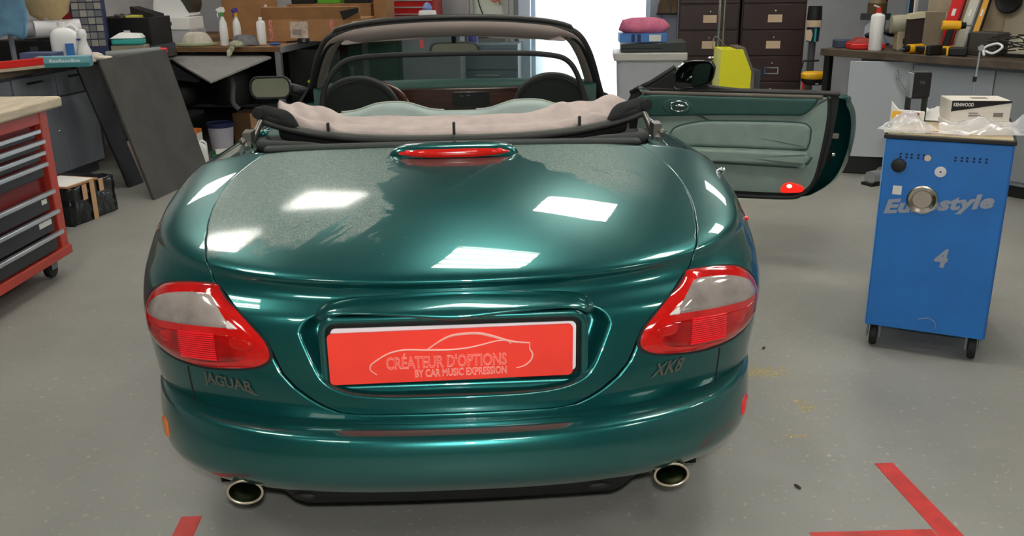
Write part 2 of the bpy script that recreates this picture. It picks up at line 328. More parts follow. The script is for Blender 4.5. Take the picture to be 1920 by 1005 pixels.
# ---- paint
def paint(name, wet=False):
    m = bpy.data.materials.new(name); m.use_nodes = True; nt = m.node_tree; b = nt.nodes['Principled BSDF']
    base = rgb((20,96,94))
    b.inputs['Base Color'].default_value = base; b.inputs['Metallic'].default_value = .7; b.inputs['Roughness'].default_value = .31
    b.inputs['Coat Weight'].default_value = 1.0; b.inputs['Coat Roughness'].default_value = .02; b.inputs['Coat IOR'].default_value = 1.55
    tc = nt.nodes.new('ShaderNodeTexCoord')
    fl = nt.nodes.new('ShaderNodeTexNoise'); fl.inputs['Scale'].default_value = 900; nt.links.new(tc.outputs['Object'], fl.inputs['Vector'])
    mr = nt.nodes.new('ShaderNodeMapRange'); mr.inputs[1].default_value = .3; mr.inputs[2].default_value = .7; mr.inputs[3].default_value = .8; mr.inputs[4].default_value = 1.2
    nt.links.new(fl.outputs['Fac'], mr.inputs[0])
    hs = nt.nodes.new('ShaderNodeHueSaturation'); hs.inputs['Color'].default_value = base; nt.links.new(mr.outputs[0], hs.inputs['Value'])
    colsock = hs.outputs[0]
    if wet:
        sep = nt.nodes.new('ShaderNodeSeparateXYZ'); nt.links.new(tc.outputs['Object'], sep.inputs[0])
        def math_(op, a, b_=None):
            n = nt.nodes.new('ShaderNodeMath'); n.operation = op
            for i, v in enumerate((a, b_)):
                if v is None: continue
                if isinstance(v, (int, float)): n.inputs[i].default_value = v
                else: nt.links.new(v, n.inputs[i])
            return n.outputs[0]
        def sm(v, lo, hi):
            n = nt.nodes.new('ShaderNodeMapRange'); n.interpolation_type = 'SMOOTHSTEP'
            nt.links.new(v, n.inputs[0]); n.inputs[1].default_value = lo; n.inputs[2].default_value = hi; return n.outputs[0]
        def noise(scale, detail, rot=None, st=None):
            v = tc.outputs['Object']
            if st:
                m0 = nt.nodes.new('ShaderNodeMapping'); m0.inputs['Rotation'].default_value = (0,0,rot or 0); nt.links.new(v, m0.inputs[0])
                mp = nt.nodes.new('ShaderNodeMapping'); mp.inputs['Scale'].default_value = st
                nt.links.new(m0.outputs[0], mp.inputs[0]); v = mp.outputs[0]
            n = nt.nodes.new('ShaderNodeTexNoise'); n.inputs['Scale'].default_value = scale; n.inputs['Detail'].default_value = detail; n.inputs['Roughness'].default_value = .65
            nt.links.new(v, n.inputs['Vector']); return math_('SUBTRACT', n.outputs['Fac'], .5)
        x, y = sep.outputs[0], sep.outputs[1]
        nz = noise(9, 8); nf = noise(60, 5)
        # left patch of fine droplets
        eL = math_('ADD', math_('SUBTRACT', -.185, x), math_('MULTIPLY', nz, .30))
        bL = math_('ADD', math_('SUBTRACT', y, .40), math_('MULTIPLY', nz, .22))
        L = math_('MULTIPLY', sm(eL, 0, .014), sm(bL, 0, .05))
        # runs washed clear, slanting down to the middle
        st = noise(1.0, 4, R(37), (22, 2.4, 4))
        low = math_('MULTIPLY', sm(math_('SUBTRACT', .66, y), 0, .1), sm(math_('ADD', x, .53), 0, .06))
        L = math_('MULTIPLY', L, math_('SUBTRACT', 1.0, math_('MULTIPLY', sm(st, .04, .07), low)))
        # right patch, its edge slants away to the right
        eR = math_('ADD', math_('SUBTRACT', math_('SUBTRACT', x, .21), math_('MULTIPLY', math_('SUBTRACT', 1.03, y), .72)), math_('MULTIPLY', nz, .26))
        bR = math_('SUBTRACT', y, math_('ADD', .60, math_('MULTIPLY', nz, .12)))
        st2 = noise(1.0, 3, R(-33), (24, 2.4, 4))
        Rr = math_('MULTIPLY', math_('MULTIPLY', sm(eR, 0, .012), sm(bR, 0, .22)), sm(math_('SUBTRACT', .66, x), 0, .16))
        lowR = sm(math_('SUBTRACT', .92, y), 0, .08)
        Rr = math_('MULTIPLY', Rr, math_('SUBTRACT', 1.0, math_('MULTIPLY', sm(st2, .06, .1), lowR)))
        mask = math_('MAXIMUM', L, Rr)
        mask = math_('MULTIPLY', mask, math_('ADD', .8, math_('MULTIPLY', nf, .9)))
        # scattered single drops
        vo = nt.nodes.new('ShaderNodeTexVoronoi'); vo.inputs['Scale'].default_value = 22; nt.links.new(tc.outputs['Object'], vo.inputs['Vector'])
        drops = math_('MULTIPLY', math_('SUBTRACT', 1.0, sm(vo.outputs['Distance'], .05, .075)), sm(noise(5, 2), .05, .12))
        mask = math_('MAXIMUM', mask, math_('MULTIPLY', drops, .55))
        grain = noise(300, 3)
        gm = nt.nodes.new('ShaderNodeMix'); gm.data_type = 'RGBA'; gm.inputs[6].default_value = rgb((50,84,80)); gm.inputs[7].default_value = rgb((160,172,162))
        nt.links.new(math_('ADD', .42, math_('MULTIPLY', grain, 3.2)), gm.inputs[0])
        mx = nt.nodes.new('ShaderNodeMix'); mx.data_type = 'RGBA'
        nt.links.new(mask, mx.inputs[0]); nt.links.new(colsock, mx.inputs[6]); nt.links.new(gm.outputs[2], mx.inputs[7]); colsock = mx.outputs[2]
        nt.links.new(math_('ADD', .30, math_('MULTIPLY', mask, .25)), b.inputs['Roughness'])
        nt.links.new(math_('ADD', .02, math_('MULTIPLY', mask, .10)), b.inputs['Coat Roughness']); nt.links.new(math_('SUBTRACT', 1.0, math_('MULTIPLY', mask, .55)), b.inputs['Coat Weight'])
        nt.links.new(math_('SUBTRACT', .7, math_('MULTIPLY', mask, .5)), b.inputs['Metallic'])
    nt.links.new(colsock, b.inputs['Base Color'])
    return m
P_paint = paint('green_metallic_paint'); P_wet = paint('green_metallic_paint_with_droplets', True)
M_blk = mat('black_plastic', (18,19,20), .5); M_rub = mat('black_rubber', (24,25,25), .65)
M_chr = mat('chrome', (225,228,230), .08, 1.0); M_dark = mat('dark_void', (8,9,9), .9)
M_clothR = mat('beige_roof_lining', (186,172,166), .9, noise=.07, ns=12, bump=.15, bs=500)
M_black_cloth = mat('black_roof_cloth', (30,31,32), .85, bump=.2, bs=600)
M_leat = mat('grey_green_leather', (128,146,137), .5, noise=.06, ns=8, bump=.08, bs=300)
M_leatd = mat('dark_green_leather', (38,76,69), .5, noise=.06, ns=8, bump=.08, bs=300)
M_seat = mat('charcoal_seat', (44,48,47), .55, bump=.08, bs=300)
M_wood = mat('dark_walnut_veneer', (76,40,27), .18, noise=.35, ns=5, coat=.8, stretch=(1,1,9))
# ---- boot lid
tb_t = [3.78,4.0,4.2,4.4,4.57,4.79,5.06,5.5,6.2,7.35,7.7,8.53,8.97,9.43,9.8,10.15,10.75,11.13,11.42,11.62,11.80,11.88]
tb_v = [1.571,1.48,1.39,1.275,1.175,1.063,.955,.848,.75,.687,.655,.585,.54,.488,.456,.442,.42,.388,.348,.312,.27,.21]
thb = lambda t: np.where(t < 3.78, 1.571, np.interp(t, tb_t, tb_v))
def smooth01(v): v = np.clip(v, 0, 1); return v*v*(3-2*v)
def dish(P, depth=.045):
    """number plate recess pressed into the lid"""
    x, z = np.abs(P[..., 0]), P[..., 2]
    w = .385-.45*np.clip(.66-z, 0, .3)
    val = (x/w)**5+(np.abs(z-.607)/np.where(z > .607, .108, .098))**5
    P[..., 1] += depth*smooth01((1.25-val)/.6)*(P[..., 1] < .5)
    return P
tt = np.concatenate([np.linspace(.25, 3.7, 30), np.linspace(3.78, 8, 80), np.linspace(8.03, 11.88, 130)])[:, None]
ss = np.linspace(-1, 1, 221)[None]
TH = ss*(thb(tt)-.0045)
TH = np.where(tt < 3.78, ss*1.566, TH)
P = dish(S(TH, tt))
MB().grid(P.tolist()).build('boot_lid', P_wet, car, smooth=180, solid=.012)
# ---- rear wings (quarter panels) with the strip under the lid
AX_R, AX_F, WR = 1.235, 3.83, .335
def arch_cut(mb, yc, r=.375, zc=.325):
    V = np.array(mb.v); keep = []
    for f in mb.f:
        c = V[f].mean(0)
        if (c[1]-yc)**2+(c[2]-zc)**2 < r*r and abs(c[0]) > .6: continue
        keep.append(f)
    mb.f = keep; return mb
body = MB()
for sg in (-1, 1):
    tt = np.concatenate([np.linspace(3.78, 8, 80), np.linspace(8.05, 11.88, 70), np.linspace(11.9, 12.5, 10)])[:, None]
    q = np.linspace(0, 1, 90)[None]
    t0 = np.where(tt <= 11.885, thb(tt-.03*smooth01((tt-10.5)/.7))+.0045, .2145)
    TH = t0+(1.5708-t0)*q
    P = S(sg*TH, tt)
    # carry the panel forward along the body side to the door gap
    side = P[:, -1, :]
    E_ = []
    for e in np.linspace(1.17, 1.83, 28):
        w = side.copy(); w[:, 1] = e; k_ = (e-1.15)
        w[:, 0] *= 1-.012*k_; w[:, 2] -= .02*k_
        inner = .70+.12*smooth01((e-1.2)/.45)      # the roof well narrows the top of the wing
        w[:, 0] = np.sign(w[:, 0])*np.maximum(np.abs(w[:, 0]), inner)
        E_.append(w)
    P = np.concatenate([P, np.stack(E_, 1)], 1)
    if sg < 0: P = P[:, ::-1]
    body.grid(P.tolist())
P = S(np.linspace(-.2145, .2145, 60)[None], np.linspace(11.9, 12.5, 10)[:, None])
body.grid(P.tolist())
arch_cut(body, AX_R).build('rear_body_panel', P_paint, car, smooth=180, solid=.012, weld=True)
# black liner under the panels, put in so the gaps look dark
tt = np.linspace(.3, 12.4, 70)[:, None]; th = np.linspace(-1.5, 1.5, 90)[None]
P = dish(Sn(th, tt, -.02*np.ones((70, 90))), .05)
arch_cut(MB().grid(P.tolist()), AX_R).build('inner_shell', M_dark, car, smooth=180)
# ---- rear bumper
tt = np.linspace(0, 10, 110)[:, None]; th = np.linspace(-1.40, 1.40, 180)[None]
P = S(th, tt, KB)
arch_cut(MB().grid(P.tolist()), AX_R, .36).build('rear_bumper', P_paint, car, smooth=180, solid=.01)
# bumper side reflectors
def surf_patch(poly, K, h, n=12, inset=.0):
    """star-shaped patch on a body surface: poly of (theta,t)"""
    O = crs([(a, b, 0) for a, b in poly], 5, True); c = sum(O, Vector())/len(O)
    rows = []
    for r in np.linspace(0.02, 1, n):
        A = np.array([[c.x+(o.x-c.x)*r, c.y+(o.y-c.y)*r] for o in O])
        hh = h*(1-r**8)+.0005
        rows.append(Sn(A[:, 0], A[:, 1], np.full(len(A), hh), K).tolist())
    mb = MB().grid(rows, True); 
    # skirt down into the body
    A = np.array([[o.x, o.y] for o in O]); lowr = Sn(A[:, 0], A[:, 1], np.full(len(A), -.006), K).tolist()
    mb.grid([rows[-1], lowr], True)
    m = len(O); mb.f.append(list(range(m)))
    return mb
M_redl = mat('red_lens', (206,22,18), .12, coat=1, noise=.12, ns=14)
M_redb = mat('bright_red_lens', (232,32,24), .15, coat=1)
M_redd = mat('deep_red_lens', (172,10,10), .12, coat=1, noise=.3, ns=10)
M_clear = mat('clear_smoked_lens', (158,148,142), .18, coat=1, noise=.16, ns=9)
M_refl = mat('red_reflector', (238,38,48), .25, coat=.6, emit=.12)  # faint emission added to the colour; the reflector itself is no lamp
M_white = mat('white_lens', (225,222,216), .2, coat=1)
M_amber = mat('amber_lens', (226,120,40), .2, coat=1)
for sg, m_, nm in ((-1, M_amber, 'side_reflector'), (1, M_redb, 'side_reflector')):
    pl = [(sg*a, b) for a, b in ((1.03,4.2),(1.10,4.2),(1.11,4.8),(1.10,5.3),(1.03,5.3),(1.02,4.8))]
    surf_patch(pl, KB, .006, 5).build(nm, m_, car)
# ---- tail lights
LP = [(.675,7.58),(.775,7.78),(.925,8.28),(1.012,8.77),(1.097,9.4),(1.13,9.9),(1.122,10.45),(1.05,10.74),(.935,10.87),(.815,10.89),(.70,10.86),(.585,10.75),(.51,10.63),(.465,10.43),(.452,10.17),(.465,9.78),(.505,9.34),(.558,8.83),(.608,8.4),(.645,7.95)]
CL = [(1.068,9.75),(1.047,9.42),(.993,9.05),(.89,8.66),(.76,8.36),(.672,8.28),(.625,8.66),(.58,9.1),(.545,9.43),(.53,9.47),(.60,9.53),(.75,9.62),(.868,9.70),(.975,9.79)]
_cc = (sum(a for a, b in CL)/len(CL), sum(b for a, b in CL)/len(CL)); CL = [(_cc[0]+(a-_cc[0])*1.05, _cc[1]+(b-_cc[1])*1.08) for a, b in CL]
for sg in (-1, 1):
    mir = lambda pl: [(sg*a, b) for a, b in pl]
    body = surf_patch(LP, K, .014, 14) if sg > 0 else surf_patch(mir(LP), K, .014, 14)
    tl = body.build('tail_light', M_redl, car, smooth=60, label='red and clear wrap-around tail light')
    c0 = (.75, 9.5)
    gk = [(c0[0]+(a-c0[0])*1.035, c0[1]+(b-c0[1])*1.045) for a, b in LP]
    surf_patch(mir(gk), K, .003, 6).build('gasket', M_rub, tl)
    low = [(1.075,9.85),(1.105,10.05),(1.095,10.4),(1.02,10.62),(.92,10.72),(.80,10.75),(.70,10.72),(.60,10.62),(.53,10.5),(.49,10.33),(.485,10.1),(.50,9.75),(.525,9.6),(.60,9.62),(.75,9.70),(.87,9.79),(.98,9.88)]
    surf_patch(mir(low), K, .0175, 10).build('red_lens', M_redd, tl)
    surf_patch(mir(CL), K, .018, 10).build('clear_lens', M_clear, tl)
    surf_patch(mir([(.588,9.22),(.575,9.25),(.545,9.46),(.56,9.5),(.588,9.5)]), K, .0205, 6).build('white_reflector', M_white, tl)
    # ribbed reflector: each rib its own ridge
    q4 = [(.803,9.8),(.634,9.685),(.632,10.54),(.80,10.625)]
    rb = MB()
    for i in range(13):
        f0, f1 = (i+.08)/13, (i+.92)/13
        row = []
        for g in np.linspace(0, 1, 9):
            A = lambda f: (q4[0][0]*(1-f)+q4[3][0]*f)*(1-g)+(q4[1][0]*(1-f)+q4[2][0]*f)*g
            Bq = lambda f: (q4[0][1]*(1-f)+q4[3][1]*f)*(1-g)+(q4[1][1]*(1-f)+q4[2][1]*f)*g
            row.append([Sn(sg*A(f), Bq(f), np.array(h)).tolist() for f, h in ((f0,.016),(f0+.02,.021),((f0+f1)/2,.0215),(f1-.02,.021),(f1,.016))])
        rb.grid(row)
    rb.build('ribbed_reflector', M_refl, tl, smooth=0)
    for pl in ([(.93,10.0),(.845,9.95),(.845,10.25),(.925,10.36)], [(.585,9.74),(.51,9.74),(.50,10.12),(.576,10.1)]):
        surf_patch(mir(pl), K, .0195, 5).build('painted_glow', mat('painted_glow_red',(190,18,14),.2,coat=1), tl)  # lighter red patches put the glow of the bulbs into the lens colour
    dv = MB().tube([Sn(sg*(.752+.0*f), 8.44+1.14*f, np.array(.0178)).tolist() for f in np.linspace(0, 1, 9)], .0009, 5)
    dv.build('lens_divider', M_clear, tl)
# ---- lettering on the body
M_badge = mat('tarnished_chrome_lettering', (128,126,116), .35, .8)
def on_body(th0, th1, ta, tb, tilt=0., h=.004):
    def fn(u, v, d):
        th = th0+(th1-th0)*u; t = tb+(ta-tb)*v+tilt*u
        return Sn(np.array(th), np.array(t), np.array(h)).tolist()
    return fn
text_mb('JAGUAR', on_body(-.735, -.53, 11.0, 11.36, .07), bold=.03).build('maker_lettering', M_badge, car, smooth=0)
fk = on_body(-.575, -.517, 11.3, 11.42, 0)
MB().add([fk(0,1,0),fk(.4,1,0),fk(1,0,0),fk(.7,.05,0)],[(0,1,2,3)]).build('letter_tail', M_badge, car, smooth=0, solid=.002)
text_mb('XK8', on_body(.505, .632, 10.96, 11.32, -.05), bold=.02, shear=.35).build('model_lettering', M_badge, car, smooth=0)
# body seam below each lamp
for sg in (-1, 1):
    MB().tube([Sn(sg*(.815+.02*f), 11.0+.98*f, np.array(.0004)).tolist() for f in np.linspace(0, 1, 12)], .0022, 6).build('wing_seam', M_rub, car)
# ---- number plate surround
surr = MB()
def sur_y(x): return .133+.065*(abs(x)/.42)**2.6
top = crs([(-.388,.655),(-.375,.69),(-.33,.725),(-.22,.738),(0,.742),(.22,.738),(.33,.725),(.375,.69),(.388,.655)], 7)
rows = []
for p_ in top:
    x, z = p_.x, p_.y; c = np.array([0, .62]); d = np.array([x, z])-c; d /= np.linalg.norm(d); yb = sur_y(x)
    prof = [(.004,.112),(.001,.078),(-.005,.05),(-.012,.028),(-.02,.014),(-.028,.008),(-.035,.012),(-.038,.03),(-.038,.09)]
    k_ = float(smooth01((.715-z)/.06))
    rows.append([(x+d[0]*a, yb+b+(.085-b)*k_*.9, z+d[1]*a) for a, b in prof])
surr.grid(rows)
so = surr.build('plate_surround', P_paint, car, smooth=180)
lower = crs([(-.388,.655),(-.375,.60),(-.345,.545),(-.315,.513),(-.22,.503),(0,.505),(.22,.503),(.315,.513),(.345,.545),(.375,.60),(.388,.655)], 6)
MB().tube([(p_.x, float(.158+.075*(abs(p_.x)/.4)**2+.09*(p_.y-.5)), p_.y) for p_ in lower], .0045, 8).build('surround_edge', P_paint, so)
fr = rrect(-.333, .325, .517, .703, .03)
MB().tube([(a, .178, b) for a, b in fr], .011, 8, True, sq=(1, .8)).build('plate_frame', P_paint, so, smooth=180)
MB().prism(rrect(-.328,.320,.521,.699,.025), .185, .20, XZ).build('plate_backing', M_blk, so, smooth=0)
MB().tube([(a, .158+.06*(a/.4)**2, .489) for a in np.linspace(-.30,.30,25)], .006, 8).build('lower_ridge', P_paint, so)
MB().tube([(a, .150+.06*(a/.4)**2, .472) for a in np.linspace(-.27,.27,25)], .004, 8).build('lower_ridge', M_rub, so)
# ---- number plate: white plate, red show plate in front
M_plw = mat('white_number_plate', (232,232,236), .3, coat=.4)
M_red = mat('red_show_plate', (250,66,52), .4, noise=.03, ns=8)
M_pink = mat('pale_pink_print', (250,190,176), .5)
wp = MB().prism(rrect(-.313,.304,.548,.682,.012), .176, .18, XZ).build('number_plate', M_plw, car, smooth=0)
wp['label'] = 'white edged plate behind the red one'
tl_ = R(-.65)
def pl(u, v, d=0.):
    x = -.3215+.6165*u; z = .533+.139*v+.0068*u
    return (x, .166-d, z)
pp = MB(); poly = rrect(0,1,0,1,.05); poly = [(a, .0+b) for a, b in rrect(0,.6165,0,.139,.012)]
pp.prism([(a, b) for a, b in poly], .166, .172, lambda a, b, d: (-.3215+a, d, .533+b+.011*a))
rp = pp.build('show_plate', M_red, car, smooth=0, label='red plate with pale car outline and lettering')
pl = lambda u, v, d=0.: (-.3215+.6165*u, .1655-d, .533+.139*v+.011*.6165*u)
text_mb("CRÉATEUR D'OPTIONS", lambda u, v, d: pl(.233+.493*u, .262+.30*v, .0006+.03*d), outline=.016).build('plate_lettering', M_pink, rp, smooth=0)
text_mb("BY CAR MUSIC EXPRESSION", lambda u, v, d: pl(.348+.378*u, .085+.155*v, .0006+.02*d), outline=.026).build('plate_lettering', M_pink, rp, smooth=0)
def pxuv(px, py):
    u = (px-165)/1480; yb = 590-70*u; yt = 285-65*u; return u, (yb-py)/(yb-yt)
for cv, w0 in (([(450,525),(415,500),(412,480),(430,455),(520,400),(620,375),(760,375),(900,372),(1010,360),(1100,340),(1180,320),(1240,318),(1268,335)], .0017),
           ([(765,370),(850,315),(930,285),(1060,275),(1150,290),(1250,318),(1330,328),(1382,330)], .0024), ([(1382,330),(1382,365),(1398,395),(1390,430),(1350,465),(1298,480)], .0017)):
    c = crs([(*pxuv(*q_), 0) for q_ in cv], 6)
    MB().tube([pl(v.x, v.y, .0002) for v in c], [w0*(.55+.9*math.sin(math.pi*min(max(i/(len(c)-1), .05), .95))) for i in range(len(c))], 5).build('car_outline_print', M_pink, rp, smooth=0)
# ---- high level brake light
bl_o = [( .203*math.copysign(abs(math.cos(a))**.7, math.cos(a)), .043*math.copysign(abs(math.sin(a))**.8, math.sin(a))) for a in np.linspace(0, 2*math.pi, 48, endpoint=False)]
def deck_z(x, y):   # centre profile of the boot lid
    return float(np.interp(y, [.42,.6,.8,1.0,1.15], [.848,.892,.926,.951,.962]))+.03*abs(x)**2
hb = MB()
rows = []
for r, h in ((1.06,-.004),(1.03,.008),(.95,.022),(.8,.03),(.5,.034),(.05,.035)):
    rows.append([(x*r, 1.045+y*r, deck_z(x*r, 1.045+y*r)+h) for x, y in bl_o])
hb.grid(rows, True)
hbo = hb.build('high_brake_light', P_paint, car, smooth=180)
led = MB()
rows = []
for f in np.linspace(0, 1, 7):
    row = []
    for g in np.linspace(-1, 1, 33):
        x = .188*g; e = (1-abs(g)**3.2)
        y = 1.018-.030*e+.012*abs(g)**3; row.append((x, y-.004-.006*math.sin(math.pi*f), deck_z(x, y)+.002+.028*f*(.25+.75*e)))
    rows.append(row)
led.grid(rows)
led.build('red_strip_lens', M_redb, hbo, smooth=180)
for i in range(11):
    x = -.15+.03*i
    MB().ell((x, .990+.02*abs(x/.19)**2, deck_z(x, 1.0)+.016), (.011,.006,.008), 8, 6).build('led_bulb', M_refl, hbo, smooth=180)
# ---- exhausts, black valance
M_exh = mat('tarnished_steel', (150,136,110), .25, 1.0, noise=.3, ns=20)
for sg in (-1, 1):
    x0 = sg*.548; z0 = .274
    e = MB(); pr = []
    ring = lambda y, s: [(x0+.043*s*math.cos(a), y+.03, z0+.032*s*math.sin(a)) for a in np.linspace(0, 2*math.pi, 28, endpoint=False)]
    e.grid([ring(.45,.9), ring(.16,.98), ring(.085,1.05), ring(.075,1.06), ring(.072,1.02), ring(.078,.93), ring(.40,.88)], True)
    eo = e.build('exhaust_tip', M_exh, car, smooth=60)
    MB().grid([ring(.16,.93), ring(.16,.01)], True).build('pipe_inside', M_dark, eo)
    MB().tube(ring(.073,1.02), .0035, 8, True).build('tip_rim', mat('bright_worn_steel', (214,202,180), .3, .8), eo, smooth=180)
va = MB(); rows = []
for x in np.linspace(-.50, .50, 41):
    f = 1-smooth01((abs(x)-.40)/.1)
    y0 = .115+.08*x*x; rows.append([(x, y0-.01, .285), (x, y0+.005, .285-.062*f-.006), (x, y0+.03, .28-.066*f-.006), (x, y0+.2, .25)])
va.grid([list(r) for r in rows]); va.build('rear_valance', M_blk, car, smooth=60)
MB().ell((.36,.16,.235),(.06,.04,.02)).build('tow_eye', M_rub, car); MB().ell((-.40,.16,.238),(.05,.04,.018)).build('tow_eye', M_rub, car)
# ---- body sides: left door, sills, nose
t_side = np.linspace(4.75, 12.4, 60)
def side_rows(sg, y0, y1, n):
    out = []
    for y in np.linspace(y0, y1, n):
        p = S(np.full(60, sg*1.5708), t_side); k_ = y-1.15
        p[:, 1] = y; p[:, 0] *= 1-.012*k_; p[:, 2] -= .02*k_*np.clip((p[:, 2]-.3)/.6, 0, 1); p[:, 2] = np.maximum(p[:, 2], .27)
        out.append(p.tolist())
    return out
ld = MB().grid(side_rows(-1, 1.838, 3.05, 20)).build('door', P_paint, car, smooth=180, solid=.03, label='closed left door')
MB().bx(-.80,-.70,1.84,3.05,.84,.90).build('door_top_trim', M_leatd, ld, bevel=.02)
for sg in (-1, 1):
    MB().bx(min(sg*.70,sg*.86), max(sg*.70,sg*.86), 1.62, 3.4, .17, .27).build('sill', P_paint, car, bevel=.02)
tt = np.linspace(.1, 11, 60)[:, None]; th = np.linspace(-1.5708, 1.5708, 100)[None]
P = S(th, tt, KF, 3.1)
arch_cut(MB().grid(P.tolist()), AX_F).build('bonnet_and_front_wings', P_paint, car, smooth=180, solid=.01)
for sg in (-1, 1):      # strip of the front wing between nose and door
    rows = []
    for y in (3.055, 3.12):
        w = S(np.full(40, sg*1.5708), np.linspace(3.2, 10.6, 40), KF, 3.1); w[:, 1] = y; rows.append(w.tolist())
    MB().grid(rows).build('wing_edge', P_paint, car, smooth=180)
M_tyre = mat('tyre_rubber', (26,26,27), .8); M_rim = mat('alloy_wheel', (150,153,156), .3, .9)
for sg in (-1, 1):
    for y in (AX_R, AX_F):
        t = MB().lathe([(.20,-.11),(.29,-.115),(.322,-.09),(.325,0),(.322,.09),(.29,.115),(.20,.11)], 40, (sg*.765, y, .325), 'x').build('wheel', M_tyre, car)
        rm = MB().lathe([(.21,-.09),(.215,.105),(.20,.1),(.19,.02),(.02,.03),(.01,.09),(.005,.09)] if sg > 0 else [(.21,.09),(.215,-.105),(.20,-.1),(.19,-.02),(.02,-.03),(.01,-.09),(.005,-.09)], 32, (sg*.765, y, .325), 'x')
        for k in range(7):
            a = 2*math.pi*k/7; rm.tube([(sg*.855, y+.03*math.cos(a), .325+.03*math.sin(a)), (sg*.86, y+.205*math.cos(a), .325+.205*math.sin(a))], [.028,.02], 6)
        rm.build('rim', M_rim, t)
# floor pan and cockpit tub
MB().bx(-.68,.68,.35,4.4,.16,.24).build('floor_pan', M_dark, car, smooth=0)  # plain black plate, put in to stop light coming through from below
tub = MB().bx(-.76,-.70,1.16,3.0,.24,.86).bx(.70,.76,1.16,1.84,.24,.86).bx(.70,.76,1.84,3.0,.24,.40).bx(-.70,.70,1.10,1.14,.24,.925).bx(-.70,.70,3.0,3.05,.24,.86)
tub.build('cockpit_tub', M_blk, car, smooth=0)
# ================================================================== roof, cockpit, windscreen, doors of the car
def rail_y(x): return 1.225+.34*(abs(x)/.74)**3.2
def rail_z(x): return .972+.035*(abs(x)/.74)**2.4
# seal between boot lid and roof well
xs = np.linspace(-.645, .645, 61)
MB().tube([(x, 1.165+.03*(abs(x)/.65)**4, .952+.010*(1-(abs(x)/.65)**4)) for x in xs], [.02]*len(xs), 10, sq=(.6, 1.6)).build('roof_well_seal', mat('grey_green_seal', (44,52,49), .7), car, smooth=180)
# padded trim at either end of the seal
for sg in (-1, 1):
    MB().tube([(sg*a, b, c) for a, b, c in ((.40,1.19,.955),(.52,1.20,.955),(.63,1.23,.95),(.69,1.33,.94),(.71,1.5,.93))], [.008,.022,.028,.026,.02], 10).build('well_trim', mat('grey_green_trim', (40,47,44), .7), car, smooth=180)
    MB().bx(min(sg*.66,sg*.80), max(sg*.66,sg*.80), 1.2, 1.78, .80, .90).build('well_bottom', M_dark, car, smooth=0)
# steel roof hinges in the wells
M_hinge = mat('roof_hinge_metal', (120,118,112), .4, .8)
for sg in (-1, 1):
    h = MB().cyl((sg*.74,1.32,.93),(sg*.77,1.46,.97),.016,.014,10).cyl((sg*.75,1.4,.93),(sg*.73,1.52,1.0),.014,.012,10)
    h.bx(min(sg*.735,sg*.765),max(sg*.735,sg*.765),1.36,1.44,.93,.985).ell((sg*.765,1.36,.955),(.014,.014,.014))
    h.build('roof_hinge', M_hinge, car)
# roof rail (black), beige lining folded over it
xs = np.linspace(-.73, .73, 75)
rl = MB().tube([(x, rail_y(x), rail_z(x)-.006) for x in xs], .014, 10, sq=(.8, 1.5)).build('roof_rail', M_rub, car, smooth=180)
MB().tube([(x, rail_y(x)+.012, rail_z(x)+.004) for x in xs], .008, 8).build('rail_edging', mat('greenish_grey_edging', (96,98,92), .8), rl, smooth=180)
rnd = random.Random(5)
def cloth_pt(x, v):
    """folded lining: v 0 at the rail to 1 on the far side"""
    ax = abs(x)/.66
    prof = [(.0,.0),(.005,.018),(.025,.03),(.055,.035),(.066,.021),(.10,.019),(.15,.038),(.215,.047),(.25,.04),(.27,.01),(.275,-.06)]
    f = v*(len(prof)-1); i = min(int(f), len(prof)-2); f -= i
    a = prof[i][0]*(1-f)+prof[i+1][0]*f; b = prof[i][1]*(1-f)+prof[i+1][1]*f
    y = rail_y(x)+.018+a*(1-.35*ax**3); z = rail_z(x)-.001+b*(1+.05*ax)
    w = smooth01((v-.4)/.4)
    z += w*(.036*math.exp(-((x-.43)/.08)**2)+.016*math.exp(-((x-.60)/.06)**2)+.012*math.exp(-((x+.60)/.05)**2)+.02*math.exp(-((x+.57)/.12)**2)-.012*math.exp(-((x+.42)/.07)**2))
    fold = smooth01((ax-.35)/.5)
    z += .011*math.sin(24*x+9*v)*fold*(v > .1)*min(v*2, 1)+.005*math.sin(58*x+14*v)*fold+.002*math.sin(31*x-5*v)*v
    z += .006*math.exp(-((x-.02)/.03)**2)*w*math.sin(9*v)
    return (x, y, z)
xs = np.linspace(-.672, .668, 140)
MB().grid([[cloth_pt(x, v) for v in np.linspace(0, 1, 36)] for x in xs]).build('folded_roof_lining', M_clothR, car, smooth=180, solid=.006)
for x, l in ((-.447,.016),(0.0,.03),(.452,.02)):
    MB().bx(x-.005, x+.005, rail_y(x)+.0, rail_y(x)+.02, rail_z(x)+.012, rail_z(x)+.026+l).build('roof_strap', M_blk, car, bevel=.003)
# black stiffener flaps with the pivots at both ends
for sg in (-1, 1):
    poly = [(.57,1.0),(.58,1.03),(.61,1.05),(.66,1.055),(.72,1.055),(.765,1.035),(.755,1.01),(.70,.99),(.63,.985)]
    mb = MB()
    rows = []
    O = crs([(a, b, 0) for a, b in poly], 5, True); c = sum(O, Vector())/len(O)
    for r in (0.05,.4,.75,.95,1.0):
        rows.append([(sg*(c.x+(o.x-c.x)*r), rail_y(c.x+(o.x-c.x)*r)+.004-.014*(1-r**4)+.5*max(0, o.y-1.0)*r, c.y+(o.y-c.y)*r) for o in O])
    mb.grid(rows, True)
    fl = mb.build('roof_flap', M_black_cloth, car, smooth=180, solid=.012)
    MB().lathe([(.008,-.02),(.022,-.018),(.022,-.006),(.014,0),(.014,.02)], 16, (sg*.742, 1.555, 1.03), 'y').build('roof_pivot', M_rub, fl)
